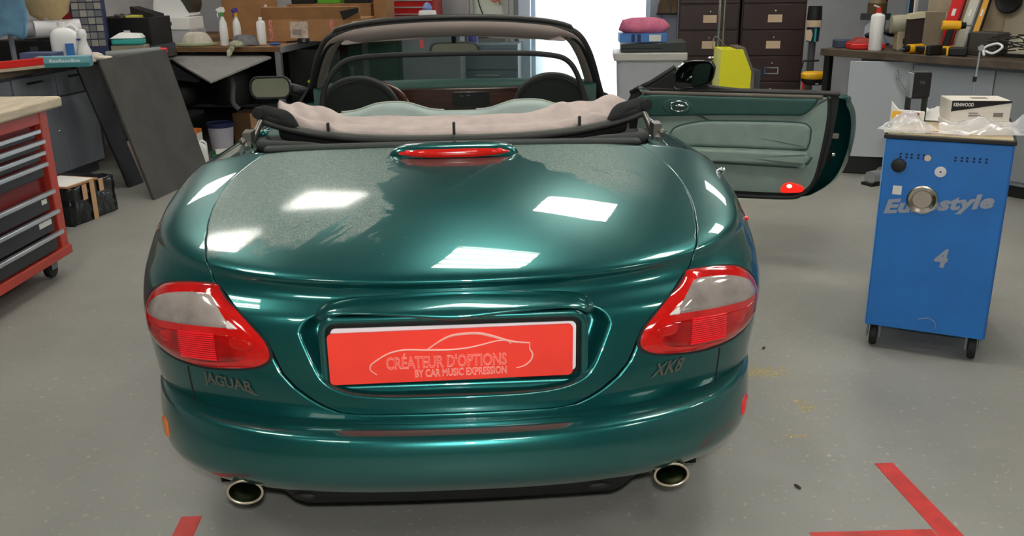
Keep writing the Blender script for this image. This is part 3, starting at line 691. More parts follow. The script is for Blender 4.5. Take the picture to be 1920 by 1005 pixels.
# roof fabric bundle below the lining
MB().grid([[(x, rail_y(x)+.03+.14*(1-math.cos(a))*.9, rail_z(x)-.03+.05*math.sin(a)) for a in np.linspace(-1.2, 3.2, 14)] for x in np.linspace(-.66,.66,30)]).build('folded_roof_fabric', M_black_cloth, car, smooth=180)
# ---- rear seat with two humps
rows = []
for x in np.linspace(-.58, .62, 70):
    hump = .035*math.exp(-(abs((x+.24)/.115))**3)+.035*math.exp(-(abs((x-.285)/.12))**3)
    zt = 1.012+hump-.02*smooth01((abs(x)-.40)/.2)
    rows.append([(x,1.60,.62),(x,1.585,.9),(x,1.59,zt-.02),(x,1.605,zt-.004),(x,1.64,zt),(x,1.68,zt-.006),(x,1.70,zt-.03),(x,1.76,.75),(x,1.80,.55)])
rs = MB().grid(rows).build('rear_seat', mat('pale_grey_green_leather', (150,166,160), .5, noise=.05, ns=8), car, smooth=180)
rows = []
for sg, cx in ((-1,-.24),(1,.285)):
    MB().tube([(cx+d, 1.638+.0*d, 1.013+.035*math.exp(-(abs(d/.118))**3)) for d in np.linspace(-.2,.2,24)], .004, 6).build('piping', mat('pale_piping', (158,166,156), .6), rs)
MB().bx(-.62,.62,1.78,2.0,.30,.56).build('rear_seat_cushion', M_leat, car, bevel=.03)
# ---- wind deflector: black frame with fine net
fpts = crs([(-.545,1.83,.97),(-.53,1.83,1.08),(-.46,1.83,1.175),(-.36,1.83,1.205),(-.1,1.83,1.213),(.2,1.83,1.212),(.38,1.83,1.203),(.47,1.83,1.175),(.52,1.83,1.09),(.548,1.83,.97)], 8)
wd = MB().tube(fpts, .011, 10).build('wind_deflector', M_rub, car, smooth=180)
M_net = mat('fine_black_net', (14,15,15), .8, alpha=.32)
net = MB(); net.add([(p.x, 1.83, p.z) for p in fpts]+[(p.x, 1.83, .95) for p in fpts], [(i, i+1, len(fpts)+i+1, len(fpts)+i) for i in range(len(fpts)-1)])
net.build('deflector_net', M_net, wd, smooth=0)
# ---- front seats
def seat(cx, w):
    rows = []
    for a in np.linspace(0, math.pi, 33):
        ca, sa = math.cos(a), math.sin(a)**.85
        row = []
        for (sc, dy) in ((1.0,.075),(1.0,.03),(.97,-.005),(.90,-.02),(.86,-.012),(.80,-.016),(.4,-.02),(.02,-.02)):
            row.append((cx-w*ca*sc, 2.03+dy-.10*(sa*sc), .93+.185*sa*sc))
        rows.append(row)
    s_ = MB().grid(rows)
    s_.bx(cx-w*.95, cx+w*.95, 2.02, 2.12, .45, .95)
    o = s_.build('front_seat', M_seat, car, smooth=50)
    MB().tube([(cx-w*.995*math.cos(a), 2.015-.10*math.sin(a)**.85, .93+.184*math.sin(a)**.85) for a in np.linspace(.02, math.pi-.02, 33)], .009, 8).build('seat_piping', mat('charcoal_piping', (62,64,62), .6), o)
    MB().bx(cx-w*.95, cx+w*.95, 2.1, 2.62, .28, .46).build('seat_cushion', M_leatd, o, bevel=.05)
    return o
seat(-.405, .165); seat(.415, .165)
# ---- dashboard
rows = []
for x in np.linspace(-.72,.72,40):
    k_ = -.05*(x/.72)**2
    rows.append([(x, 2.76+k_*.3, .60),(x,2.74,.80),(x,2.735,.97+k_*.2),(x,2.745,.99+k_*.3),(x,2.80,1.0+k_*.3),(x,2.9,.998+k_*.3),(x,3.05,.965+k_*.3)])
da = MB().grid(rows).build('dashboard', M_leatd, car, smooth=180)
MB().prism(rrect(-.62,.62,.74,.97,.05), 2.715, 2.735, XZ).build('veneer_panel', M_wood, da, bevel=.006)
MB().prism(rrect(-.02,.17,.88,.95,.012), 2.705, 2.716, XZ).build('screen', mat('dark_display', (16,14,14), .1, coat=1), da)
text_mb('--  --', lambda u, v, d: (.02+.05*u, 2.7045, .93+.004*v)).build('display_digits', mat('display_grey', (120,124,120), .5), da, smooth=0)
for x in (-.28,.28): MB().lathe([(.045,0),(.05,.01),(.03,.015)], 20, (x, 2.70, .86), 'y').build('air_vent', M_blk, da)
# wooden steering wheel and column
st = MB(); ring = []
for a in np.linspace(0, 2*math.pi, 40, endpoint=False):
    ring.append((-.40+.175*math.cos(a), 2.56+.05*math.sin(a), .85+.165*math.sin(a)))
sw = MB().tube(ring, .013, 8, True).build('steering_wheel', mat('polished_wood_rim', (96,46,28), .2, coat=1), car, smooth=180)
MB().cyl((-.40,2.57,.85),(-.40,2.75,.82),.06,.05,14).tube([(-.57,2.56,.85),(-.23,2.56,.85)],.012,6).build('wheel_hub', M_blk, sw)
# ---- windscreen frame
def frame_pt(f):      # f -1..1 from left foot over the header to the right foot
    pts = [(-.775,2.98,.885),(-.735,2.84,.965),(-.685,2.68,1.075),(-.635,2.55,1.165),(-.575,2.46,1.235),(-.47,2.41,1.272),(-.32,2.385,1.292),(-.16,2.372,1.302),(0,2.368,1.305)]
    pts = pts+[(-x, y, z) for x, y, z in pts[-2::-1]]
    return pts
path = crs(frame_pt(0), 6)
wf = MB().tube(path, [.03]*len(path), 12, sq=(1.0, .85)).build('windscreen_frame', M_rub, car, smooth=180)
MB().tube([(p.x, p.y-.012, p.z+.03 if abs(p.x) < .55 else p.z+.012) for p in path if abs(p.x) < .60], .012, 8).build('header_seal', mat('header_seal_grey', (52,52,50), .4), wf, smooth=180)
# lining on the inner face of the frame
rows = []
for p in path:
    inn = 1 if abs(p.x) < .52 else 0
    sx = math.copysign(1, p.x) if abs(p.x) > .02 else 0
    k_ = smooth01((abs(p.x)-.44)/.16)
    rows.append([(p.x-sx*.0*k_, p.y-.034, p.z+.010*(1-k_)),(p.x-sx*.030*k_, p.y-.030, p.z-.022*(1-k_)-.006*k_),(p.x-sx*.048*k_, p.y+.0, p.z-.052*(1-k_)-.01*k_),(p.x-sx*.045*k_, p.y+.03, p.z-.054*(1-k_)-.01*k_)])
M_pill = mat('taupe_pillar_lining', (140,128,122), .8)
MB().grid(rows).build('frame_lining', M_pill, wf, smooth=180, solid=.006)
# glass
gl = MB(); rows = []
half = [p for p in path]
n = len(half)
for g in np.linspace(0, 1, 14):
    row = []
    for i in range(n):
        p = half[i]; b = Vector((p.x*.0+(-.77+1.54*i/(n-1)), 2.98+.16*(1-((i/(n-1)-.5)*2)**2), .90))
        row.append(tuple(p.lerp(b, g)))
    rows.append(row)
M_glass = bpy.data.materials.new('tinted_windscreen_glass'); M_glass.use_nodes = True
_nt = M_glass.node_tree; _nt.nodes.remove(_nt.nodes['Principled BSDF'])
_tr = _nt.nodes.new('ShaderNodeBsdfTransparent'); _tr.inputs[0].default_value = (.80,.90,.86,1)
_gl = _nt.nodes.new('ShaderNodeBsdfGlossy'); _gl.inputs['Roughness'].default_value = .02
_lw = _nt.nodes.new('ShaderNodeLayerWeight'); _lw.inputs[0].default_value = .5; _fr = _nt.nodes.new('ShaderNodeMapRange'); _nt.links.new(_lw.outputs['Facing'], _fr.inputs[0]); _fr.inputs[1].default_value = .3; _fr.inputs[2].default_value = 1.0; _fr.inputs[3].default_value = .03; _fr.inputs[4].default_value = .3
_mx = _nt.nodes.new('ShaderNodeMixShader'); _nt.links.new(_fr.outputs[0], _mx.inputs[0]); _nt.links.new(_tr.outputs[0], _mx.inputs[1]); _nt.links.new(_gl.outputs[0], _mx.inputs[2])
_nt.links.new(_mx.outputs[0], _nt.nodes['Material Output'].inputs[0])
gl.grid(rows); gl.build('windscreen', M_glass, wf, smooth=180)
# sun visors, inner mirror
M_vis = mat('pale_visor', (176,164,156), .8)
for sg in (-1, 1):
    poly = [(.15,1.255),(.17,1.236),(.40,1.225),(.50,1.215),(.52,1.222),(.46,1.25),(.30,1.268),(.17,1.272)]
    MB().prism([(sg*a, b) for a, b in [(p.x, p.y) for p in crs([(a,b,0) for a,b in poly], 4, True)]], 2.395, 2.41, XZ).build('sun_visor', M_vis, car, bevel=.004)
rm = MB().prism([(p.x, p.y) for p in crs([(-.118,1.18,0),(-.105,1.205,0),(-.06,1.212,0),(.06,1.212,0),(.107,1.203,0),(.120,1.178,0),(.112,1.163,0),(0,1.162,0),(-.11,1.165,0)], 5, True)], 2.50, 2.54, XZ).build('rear_view_mirror', M_blk, car, bevel=.008)
MB().prism([(p.x, p.y) for p in crs([(-.105,1.182,0),(-.095,1.2,0),(-.06,1.205,0),(.06,1.205,0),(.097,1.199,0),(.108,1.18,0),(.1,1.17,0),(0,1.169,0),(-.1,1.171,0)], 5, True)], 2.4975, 2.4995, XZ).build('mirror_glass', mat('mirror_silver', (210,212,208), .02, 1.0), rm, smooth=0)
MB().cyl((0,2.52,1.2),(0,2.46,1.26),.012,.012,8).build('mirror_stalk', M_blk, rm)
MB().prism(rrect(-.165,-.145,1.185,1.225,.003), 2.52, 2.522, XZ).build('red_sticker', mat('red_sticker_paper', (190,70,66), .6), wf, smooth=0)
# wipers at the foot of the screen
for x0, x1 in ((.05,.55),(-.5,.0)): MB().tube([(x0,3.12,.935),((x0+x1)/2,3.05,.965),(x1,3.03,.955)], .007, 6).build('wiper', M_blk, car)
# ---- left door mirror
M_mirr = mat('mirror_silver', (210,212,208), .02, 1.0)
def mirror_body(parent, c, yaw, sg=1):
    """housing facing -y in its own frame: w .19, h .105"""
    Mx = Matrix.Translation(c) @ Matrix.Rotation(yaw, 4, 'Z')
    O = [(p.x, p.y) for p in crs([(a, b, 0) for a, b in rrect(-.102,.102,-.054,.054,.042,3)], 3, True)]
    rows = []
    for sc, y in ((.93,-.002),(1.0,-.012),(1.03,.0),(1.0,.03),(.85,.065),(.5,.088),(.02,.095)):
        rows.append([(a*sc, y, b*sc) for a, b in O])
    h = MB().grid(rows, True); h.xf(Mx); ho = h.build('mirror_housing', P_paint if sg < 0 else M_blk, parent, smooth=180)
    g = MB().prism([(a*.93, b*.93) for a, b in O], -.006, -.002, XZ)
    g.xf(Mx @ Matrix.Rotation(R(-4), 4, 'X')); g.build('mirror_glass', M_mirr, parent, smooth=0)
    f = MB().tube([(a*.965, -.010, b*.965) for a, b in O], .006, 6, True); f.xf(Mx); f.build('mirror_rim', M_rub, parent, smooth=180)
    return Mx
lm = bpy.data.objects.new('door_mirror', None); COL.objects.link(lm); lm.parent = car; lm['label'] = 'green left door mirror'
mirror_body(lm, Vector((-.945, 2.80, .982)), R(4), -1)
MB().tube([(-.85,2.83,.97),(-.80,2.88,.95),(-.77,2.9,.92)], [.03,.028,.035], 8).build('mirror_arm', M_blk, lm, smooth=180)
MB().tube([(-.846,2.775,.965),(-.846,2.775,1.0)], .002, 5).build('mirror_split_line', M_rub, lm)
MB().add([(-.80,2.72,.89),(-.79,2.98,.90),(-.735,2.86,1.0)],[(0,1,2)]).build('mirror_sail', M_blk, lm, smooth=0, solid=.012)
# door lock button / aerial base on the right wing
MB().cyl((.876,1.0,.868),(.893,.99,.886),.013,.01,12).ell((.893,.988,.887),(.012,.012,.009)).build('aerial_base', M_chr, car, smooth=60)
_sm = Sn(np.array(1.30), np.array(7.3), np.array(.002)); MB().ell(tuple(_sm),(.007,.012,.007)).build('side_marker', M_redb, car)
# ---- right door, swung open
dirv = Vector((.915,-.404,0)); outv = Vector((.404,.915,0)); hinge = Vector((.93,3.05,0))
DM = Matrix(((dirv.x, outv.x, 0, hinge.x), (dirv.y, outv.y, 0, hinge.y), (0,0,1,0), (0,0,0,1)))   # local: x along, y outward skin, z up
def dpart(mb, name, m, parent, **k): mb.xf(DM); return mb.build(name, m, parent, **k)
UZ = XZ
def cv(poly, n=4, closed=True): return [(p.x, p.y) for p in crs([(a, b, 0) for a, b in poly], n, closed)]
outline = [(.03,.905),(.6,.915),(1.09,.915),(1.125,.88),(1.135,.78),(1.12,.63),(1.085,.48),(1.02,.39),(.93,.352),(.5,.335),(.05,.33)]
def pad(poly, y0, h, r):
    """soft cushion on the trim: rounded edge of radius r, height h towards the cabin (-y)"""
    n = len(poly); P = [Vector((a, b, 0)) for a, b in poly]
    ar_ = sum(P[i].x*P[(i+1) % n].y-P[(i+1) % n].x*P[i].y for i in range(n)); s_ = 1 if ar_ > 0 else -1
    N = []
    for i in range(n):
        t = (P[(i+1) % n]-P[i-1]).normalized(); N.append(Vector((-t.y, t.x, 0))*s_)
    c = sum(P, Vector())/n
    rows = []
    for a in np.linspace(0, math.pi/2, 7):
        i_ = r*(1-math.cos(a)); rows.append([(p.x+m_.x*i_, y0-h*math.sin(a), p.y+m_.y*i_) for p, m_ in zip(P, N)])
    top = rows[-1]; cx_ = sum(p[0] for p in top)/n; cz_ = sum(p[2] for p in top)/n
    for k_ in (.7, .4, .15, .01): rows.append([(cx_+(p[0]-cx_)*k_, y0-h, cz_+(p[2]-cz_)*k_) for p in top])
    return MB().grid(rows, True)
# outer skin: bulged shell
rows = []
for (a, b) in outline: pass
oc = [(.03,.905)]+cv([(.6,.91),(1.10,.905),(1.17,.86),(1.20,.77),(1.195,.63),(1.15,.48),(1.06,.39),(.94,.35),(.5,.335)], 5, False)+[(.05,.33)]
c0 = (.55,.62)
for sc, y in ((.965,.03),(.985,.06),(1.0,.10),(.99,.135),(.93,.165),(.75,.185),(.4,.195),(.02,.197)):
    rows.append([(c0[0]+(a-c0[0])*sc, y, c0[1]+(b-c0[1])*sc) for a, b in oc])
rd = dpart(MB().grid(rows, True), 'door', P_paint, car, smooth=60, label='open right door')
# black rubber edge all round, then inner frame
oi = cv([(.04,.912),(.6,.918),(1.06,.918),(1.105,.90),(1.10,.76),(1.075,.58),(1.03,.44),(.96,.372),(.88,.352),(.5,.342),(.06,.34)], 5, True)
dpart(MB().prism(oi, .012, .10, UZ), 'door_shut_face', M_rub, rd, smooth=30, bevel=.006)
ed = [(p.x, p.y) for p in crs([(a, b, 0) for a, b in ((1.055,.905),(1.065,.76),(1.045,.59),(1.02,.455),(.965,.385),(.88,.36),(.5,.35),(.08,.345))], 6)]
dpart(MB().tube([(a, .006, b) for a, b in ed], .013, 8), 'weather_strip', M_rub, rd, smooth=180)
# trim panel
tp = cv([(.09,.885),(.12,.895),(.62,.897),(1.03,.898),(1.055,.885),(1.06,.78),(1.043,.6),(1.018,.465),(.975,.405),(.9,.385),(.5,.375),(.08,.37)], 5)
tr = dpart(pad(tp, .014, .019, .004), 'trim_panel', M_leat, rd, smooth=50)
up = cv([(.09,.88),(.5,.889),(.9,.892),(1.005,.89),(.985,.84),(.94,.803),(.88,.797),(.5,.785),(.16,.765),(.09,.78)], 4)
dpart(pad(up, 0, .03, .012), 'upper_trim', M_leatd, rd, smooth=60)
dpart(MB().tube([(a, -.012, .893+.004*a) for a in np.linspace(.10,1.03,20)], .011, 8), 'waist_seal', mat('taupe_seal', (98,92,84), .7), rd, smooth=180)
dpart(MB().bx(.05,1.11,-.005,.05,.905,.918), 'door_cap', M_rub, rd, bevel=.004)
pk = cv([(.27,.70),(.40,.745),(.572,.757),(.9,.764),(.975,.745),(.985,.70),(.978,.645),(.945,.622),(.7,.618),(.44,.615),(.28,.62)], 5)
dpart(pad(pk, -.002, .018, .02), 'padded_insert', M_leat, rd, smooth=60)
dpart(MB().tube([(a, -.006, b) for a, b in pk], .005, 6, True), 'insert_seam', M_leatd, rd, smooth=180)
ar = cv([(.20,.60),(.5,.612),(.93,.618),(.985,.606),(.997,.583),(.975,.55),(.93,.54),(.5,.535),(.20,.53)], 5)
dpart(pad(ar, -.002, .05, .016), 'armrest', M_leat, rd, smooth=60)
dpart(MB().tube([(a, -.004, .527) for a in np.linspace(.2,.93,12)]+[(.985,-.004,.55),(1.003,-.004,.585)], .005, 6), 'armrest_seam', M_leatd, rd, smooth=180)
ov = [(.29+.08*math.cos(a), .828+.042*math.sin(a)) for a in np.linspace(0, 2*math.pi, 32, endpoint=False)]
dpart(MB().prism(ov, -.034, -.02, UZ), 'handle_surround', M_leatd, rd, bevel=.004)
cup = MB(); rows = []
for sc, y in ((1,-.038),(.9,-.042),(.8,-.034),(.5,-.022),(.02,-.02)):
    rows.append([(.302+.052*math.cos(a)*sc, y, .829+.030*math.sin(a)*sc) for a in np.linspace(0, 2*math.pi, 28, endpoint=False)])
dpart(cup.grid(rows, True), 'handle_cup', M_chr, rd, smooth=180)
dpart(MB().tube([(.27,-.04,.82),(.30,-.046,.835),(.335,-.042,.832)], [.006,.009,.006], 8), 'door_handle', M_chr, rd, smooth=180)
rl_ = cv([(.862,.39),(.868,.428),(.90,.445),(.945,.436),(.975,.422),(.968,.40),(.93,.392)], 4)
dpart(MB().prism(rl_, -.014, .0, UZ), 'warning_lamp', mat('lit_red_lamp', (240,30,20), .3, emit=.9), rd, bevel=.004)
dpart(MB().ell((.902,-.016,.427),(.014,.005,.010)), 'lamp_bulb', mat('lamp_glow', (255,170,130), .3, emit=4.0), rd)
dpart(MB().bx(1.08,1.125,.03,.06,.68,.71), 'door_latch', M_hinge, rd, bevel=.004)
dpart(MB().bx(1.075,1.1,.06,.1,.55,.62), 'latch_plate', M_dark, rd); dpart(MB().ell((1.105,.03,.60),(.014,.012,.012)), 'latch_pin', M_chr, rd)
# sail, quarter rod and mirror on the open door
dpart(MB().prism([(.09,.90),(.265,1.02),(.275,.905)], .01, .04, UZ), 'mirror_sail', M_blk, rd, bevel=.006)
dpart(MB().tube([(.02,.02,.885),(.12,.02,.935),(.262,.02,1.03)], .013, 8), 'sail_edge', M_rub, rd, smooth=180)
O = cv([(.262,.985),(.29,1.04),(.33,1.062),(.43,1.066),(.468,1.045),(.474,1.01),(.462,.965),(.42,.938),(.33,.922),(.268,.918)], 4)
cx, cz = .365, .992
rows = []
for sc, y in ((.94,.0),(1.0,-.012),(1.02,.01),(1.0,.05),(.85,.09),(.5,.11),(.02,.115)):
    rows.append([(cx+(a-cx)*sc, y, cz+(b-cz)*sc) for a, b in O])
dpart(MB().grid(rows, True), 'mirror_housing', mat('gloss_black_housing', (20,28,27), .12, coat=1), rd, smooth=180)
g = MB().prism([(cx+.045+(a-cx)*.5, cz+.004+(b-cz)*.78) for a, b in O], -.012, -.006, UZ)
dpart(g, 'mirror_glass', mat('dark_mirror', (60,72,66), .03, 1.0), rd, smooth=0)
dpart(MB().tube([(.268,-.012,1.0),(.285,-.014,1.03),(.315,-.014,1.055)], .006, 6), 'housing_highlight_strip', M_chr, rd, smooth=180)  # chrome strip added as the highlight on the dark housing
# hinge post area on the body
MB().bx(.74,.86,3.0,3.1,.3,.86).build('door_pillar', M_blk, car, bevel=.01)
MB().bx(.86,.95,3.03,3.07,.40,.46).bx(.86,.95,3.03,3.07,.66,.72).build('door_hinge', M_hinge, car)
# ================================================================== workshop furniture and things
M_steel = mat('grey_painted_steel', (120,126,134), .45); M_dgrey = mat('dark_grey_steel', (70,74,80), .4, noise=.06, ns=5); M_cabd = mat('mid_grey_cabinet_front', (104,108,114), .4, noise=.05, ns=5)
M_wtop = mat('pale_wood_top', (196,182,158), .6, noise=.12, ns=5, stretch=(1,8,8)); M_bwood = mat('worn_brown_bench_top', (88,76,64), .65, noise=.25, ns=7)
M_rst = mat('red_tool_chest', (184,60,44), .4, noise=.06, ns=4); M_drw = mat('black_drawer', (36,38,40), .45)
M_card = mat('brown_cardboard', (168,124,82), .85, noise=.08, ns=6); M_carddk = mat('dark_cardboard', (104,76,50), .9, noise=.1, ns=6)
M_wpl = mat('white_plastic', (232,232,230), .4); M_gpl = mat('grey_plastic', (172,176,180), .5, noise=.04, ns=4)
M_blu = mat('blue_plastic', (60,120,190), .45); M_navy = mat('navy_plastic', (44,52,92), .5); M_teal = mat('teal_plastic', (60,170,164), .5)
M_yel = mat('yellow_plastic', (240,180,30), .45); M_grn = mat('green_plastic', (70,150,60), .5); M_redp = mat('red_plastic', (214,40,32), .45)
M_paper = mat('white_paper', (226,224,218), .8); M_film = mat('clear_plastic_film', (236,236,240), .18, alpha=.42, coat=.5)
M_gcl = mat('grey_rag', (120,120,122), .95, noise=.15, ns=20)
def ezs(name, label, cat, parts, loc, rz=0., group=None):
    """a thing from (part name, MB, material, kwargs) tuples"""
    t = thing(name, label, cat, loc, rz, group)
    made = {}
    for p in parts:
        nm, mb, m = p[:3]; kw = dict(p[3]) if len(p) > 3 else {}
        par = made[kw.pop('under')] if 'under' in kw else t
        made[nm] = mb.build(nm, m, par, **kw)
    return t
# ---- red roller chest on the left
ch = thing('tool_chest', 'red roller tool chest with wooden top and black drawers, far left', 'tool chest', (-2.13,2.88,0), R(86))
fr = MB().bx(-1.45,0,.02,.5,.13,.88)
fr.build('back_body', mat('dark_red_inside', (120,22,20), .5), ch, smooth=0)
MB().bx(-.075,0,-.014,.5,.12,.89).build('corner_post', M_rst, ch, bevel=.005)
MB().bx(-1.45,-.075,-.01,.02,.82,.89).build('top_rail', M_rst, ch, bevel=.004)
MB().bx(-1.45,0,-.03,.5,.115,.165).build('bottom_rail', M_rst, ch, bevel=.005)
MB().bx(-1.55,.07,-.07,.52,.89,.945).build('wooden_top', M_wtop, ch, bevel=.012)
MB().bx(.0,.02,.02,.04,.16,.89).build('side_strip', M_gpl, ch, smooth=0)
zt = [(.80,.755,.0),(.748,.70,.045),(.69,.64,.02),(.632,.56,.03),(.485,.385,.035),(.378,.275,.05),(.268,.175,.06)]
for i, (z1, z0, out) in enumerate(zt):
    out *= .35
    d = MB().bx(-1.38,-.125,-.002-out,.3,z0,z1-.012).build('drawer', M_drw, ch, bevel=.003)
    MB().bx(-1.40,-.105+.02*(i > 3),-.026-out,-.002-out,z1-.022,z1).build('drawer_handle', M_alu, d, bevel=.004)
    if i in (4, 5): MB().bx(-.27 if i == 5 else -.20,-.15,-.0045-out,-.002-out,z0+.04,z1-.035).build('drawer_sticker', M_paper, d, smooth=0)
MB().bx(-.045,-.008,-.0125,-.01,.83,.885).build('warning_sticker', mat('yellow_sticker', (236,208,40), .5), ch, smooth=0)
MB().ell((-.62,-.02,.85),(.012,.01,.012)).build('chest_lock', M_chr, ch)
for x in (-.07,-1.35):
    for y in (.06,.42):
        w = MB().lathe([(.02,-.018),(.048,-.016),(.052,0),(.048,.016),(.02,.018)], 20, (x-.02,y,.053), 'y').build('caster', M_rub, ch)
        MB().prism([(y-.026,.05),(y-.02,.05),(y-.02,.114),(y+.02,.114),(y+.02,.05),(y+.026,.05),(y+.026,.12),(y-.026,.12)],x-.045,x+.01,YZ).build('caster_fork', M_steel, w)
# ---- wrapped parcel
dirb = math.atan2(.969,.247)
pb = thing('wrapped_parcel', 'box wrapped in shiny black film with brown tape, on the floor behind the tool chest', 'box', (-2.493,3.843,0), dirb)
rows = []
rn = random.Random(9)
def blob_box(x0,x1,y0,y1,z0,z1,n=9,j=.006):
    mb = MB(); bm = bmesh.new(); bmesh.ops.create_cube(bm, size=1); bmesh.ops.subdivide_edges(bm, edges=bm.edges[:], cuts=n, use_grid_fill=True)
    idx = {}
    vs = []
    for i, v in enumerate(bm.verts):
        idx[v] = i; p = v.co
        vs.append((x0+(p.x+.5)*(x1-x0)+rn.uniform(-j,j), y0+(p.y+.5)*(y1-y0)+rn.uniform(-j,j), max(z0, z0+(p.z+.5)*(z1-z0)+rn.uniform(-j,j))))
    fs = [[idx[v] for v in f.verts] for f in bm.faces]; bm.free()
    return mb.add(vs, fs)
blob_box(0,.47,0,.36,0,.25).build('black_film', mat('shiny_black_film', (20,22,24), .22, bump=.5, bs=25), pb, smooth=180)
MB().prism([(-.01,.0),(.30,-.005),(.33,.30),(.02,.30)],.252,.262,XY).build('cardboard_sheet', M_card, pb)
MB().prism([(.01,.02),(.28,.015),(.31,.29),(.03,.29)],.262,.2635,XY).build('paper_sheet', M_paper, pb, smooth=0)
MB().bx(.20,.245,-.011,-.007,.0,.255).bx(.20,.245,-.011,.36,.253,.258).build('brown_tape', mat('brown_parcel_tape', (190,150,110), .35), pb, smooth=0)
MB().bx(.12,.165,-.010,-.007,.15,.25).build('tape_end', mat('brown_parcel_tape', (190,150,110), .35), pb, smooth=0)
MB().bx(.295,.34,-.010,-.007,.17,.25).build('tape_end', mat('brown_parcel_tape', (190,150,110), .35), pb, smooth=0)
# ---- leaning boards
def slab(corners, th, off):
    n = Vector(off).normalized()*th; c = [Vector(p) for p in corners]
    return MB().hexa([*[tuple(p) for p in c], *[tuple(p+n) for p in c]])
single(slab([(-2.208,4.553,0.002),(-2.03,5.40,0.002),(-2.245,5.36,1.0),(-2.42,4.481,1.0)],.022,(-1,.2,0)), 'leaning_board', mat('dark_grey_board', (76,74,70), .7, noise=.12, ns=4), 'dark grey board leaning against the left cabinets', 'board', bevel=.003)
single(slab([(-2.53,4.98,0.002),(-2.48,5.16,0.002),(-2.76,5.24,.90),(-2.81,5.06,.90)],.018,(-1,.2,0)), 'leaning_board', mat('black_board', (26,27,29), .6), 'black board leaning behind the dark grey board', 'board', bevel=.003)
single(MB().bx(-.11,.11,-.1,.1,0,.30), 'pale_carton', mat('pale_pink_carton',(222,200,186),.8), 'pale pinkish carton in the gap between the two leaning boards', 'box', (-2.50,5.40,0), R(-10), bevel=.003)
# ---- left wall cabinets (room frame): front a=-3.91
def rthing(name, label, cat, a, b, z=0., group=None, rz=RA): 
    p = room(a, b, z); return thing(name, label, cat, p, rz, group)
names = ['farthest from the back wall','second along the left wall','third along the left wall','next to the leaning boards']
for i in range(4):
    b0 = 1.0+1.03*i
    c = rthing('base_cabinet', 'dark grey steel base cabinet, '+names[i], 'cabinet', -4.53, b0, 0, 'base cabinets along the left wall')
    MB().bx(0,.60,.002,1.028,.08,.87).bx(0,.55,.002,1.028,0,.08).build('body', M_dgrey, c, smooth=0)
    for y0 in (.01,.52):
        d = MB().bx(.60,.62,y0,y0+.5,.10,.66).build('cabinet_door', M_steel if i == 3 else M_cabd, c, bevel=.004)
        MB().ell((.627,y0+(.44 if y0 < .3 else .06),.42),(.01,.012,.012)).build('door_knob', M_chr, d)
        e = MB().bx(.60,.622,y0,y0+.5,.675,.85).build('drawer', M_cabd, c, bevel=.004)
        MB().bx(.622,.632,y0+.16,y0+.34,.80,.815).build('drawer_pull', M_blk, e)
wt = rthing('worktop', 'dark grey worktop over the left wall cabinets', 'worktop', -4.54, 1.0)
MB().bx(0,.66,0,4.13,.872,.918).build('slab', M_bwood, wt, bevel=.004)
MB().bx(0,.98,4.13,4.90,.872,.918).build('corner_slab', M_bwood, wt, bevel=.004)
# ---- back-left bench with aluminium corner post
bb = rthing('workbench', 'corner workbench with worn wooden top and aluminium edging, back left', 'workbench', -4.5, 5.92)
MB().bx(0,1.88,0,2.35,.895,.935).build('bench_top', mat('plywood_bench_top', (150,112,76), .6, noise=.25, ns=5), bb, bevel=.003)
MB().bx(1.88,1.90,-.005,2.36,.885,.94).build('aluminium_edge', M_alu, bb, smooth=0)
MB().bx(0,1.88,-.012,0,.895,.935).build('front_edge', M_carddk, bb, smooth=0)
for x, y in ((1.82,.02),(1.82,2.25),(.02,.02)): MB().bx(x,x+.05,y,y+.05,0,.895).build('leg', M_alu, bb, smooth=0)
MB().bx(.05,1.84,.35,2.3,.36,.39).build('lower_shelf', M_dgrey, bb, smooth=0)
MB().bx(.02,1.86,2.28,2.34,.0,.89).build('back_panel', M_blk, bb, smooth=0)
MB().bx(1.80,1.82,.4,2.28,.0,.89).build('side_panel', M_blk, bb, smooth=0)
# grey panel sticking out under the bench
single(MB().hexa([(-2.57,6.42,.845),(-1.975,5.52,.715),(-1.63,6.26,.84),(-2.15,7.1,.87),(-2.57,6.42,.86),(-1.975,5.52,.73),(-1.63,6.26,.855),(-2.15,7.1,.883)]), 'grey_sheet', mat('grey_felt_panel', (138,136,134), .85, noise=.05, ns=6), 'grey panel whose corner sticks out below the back left bench top', 'panel')
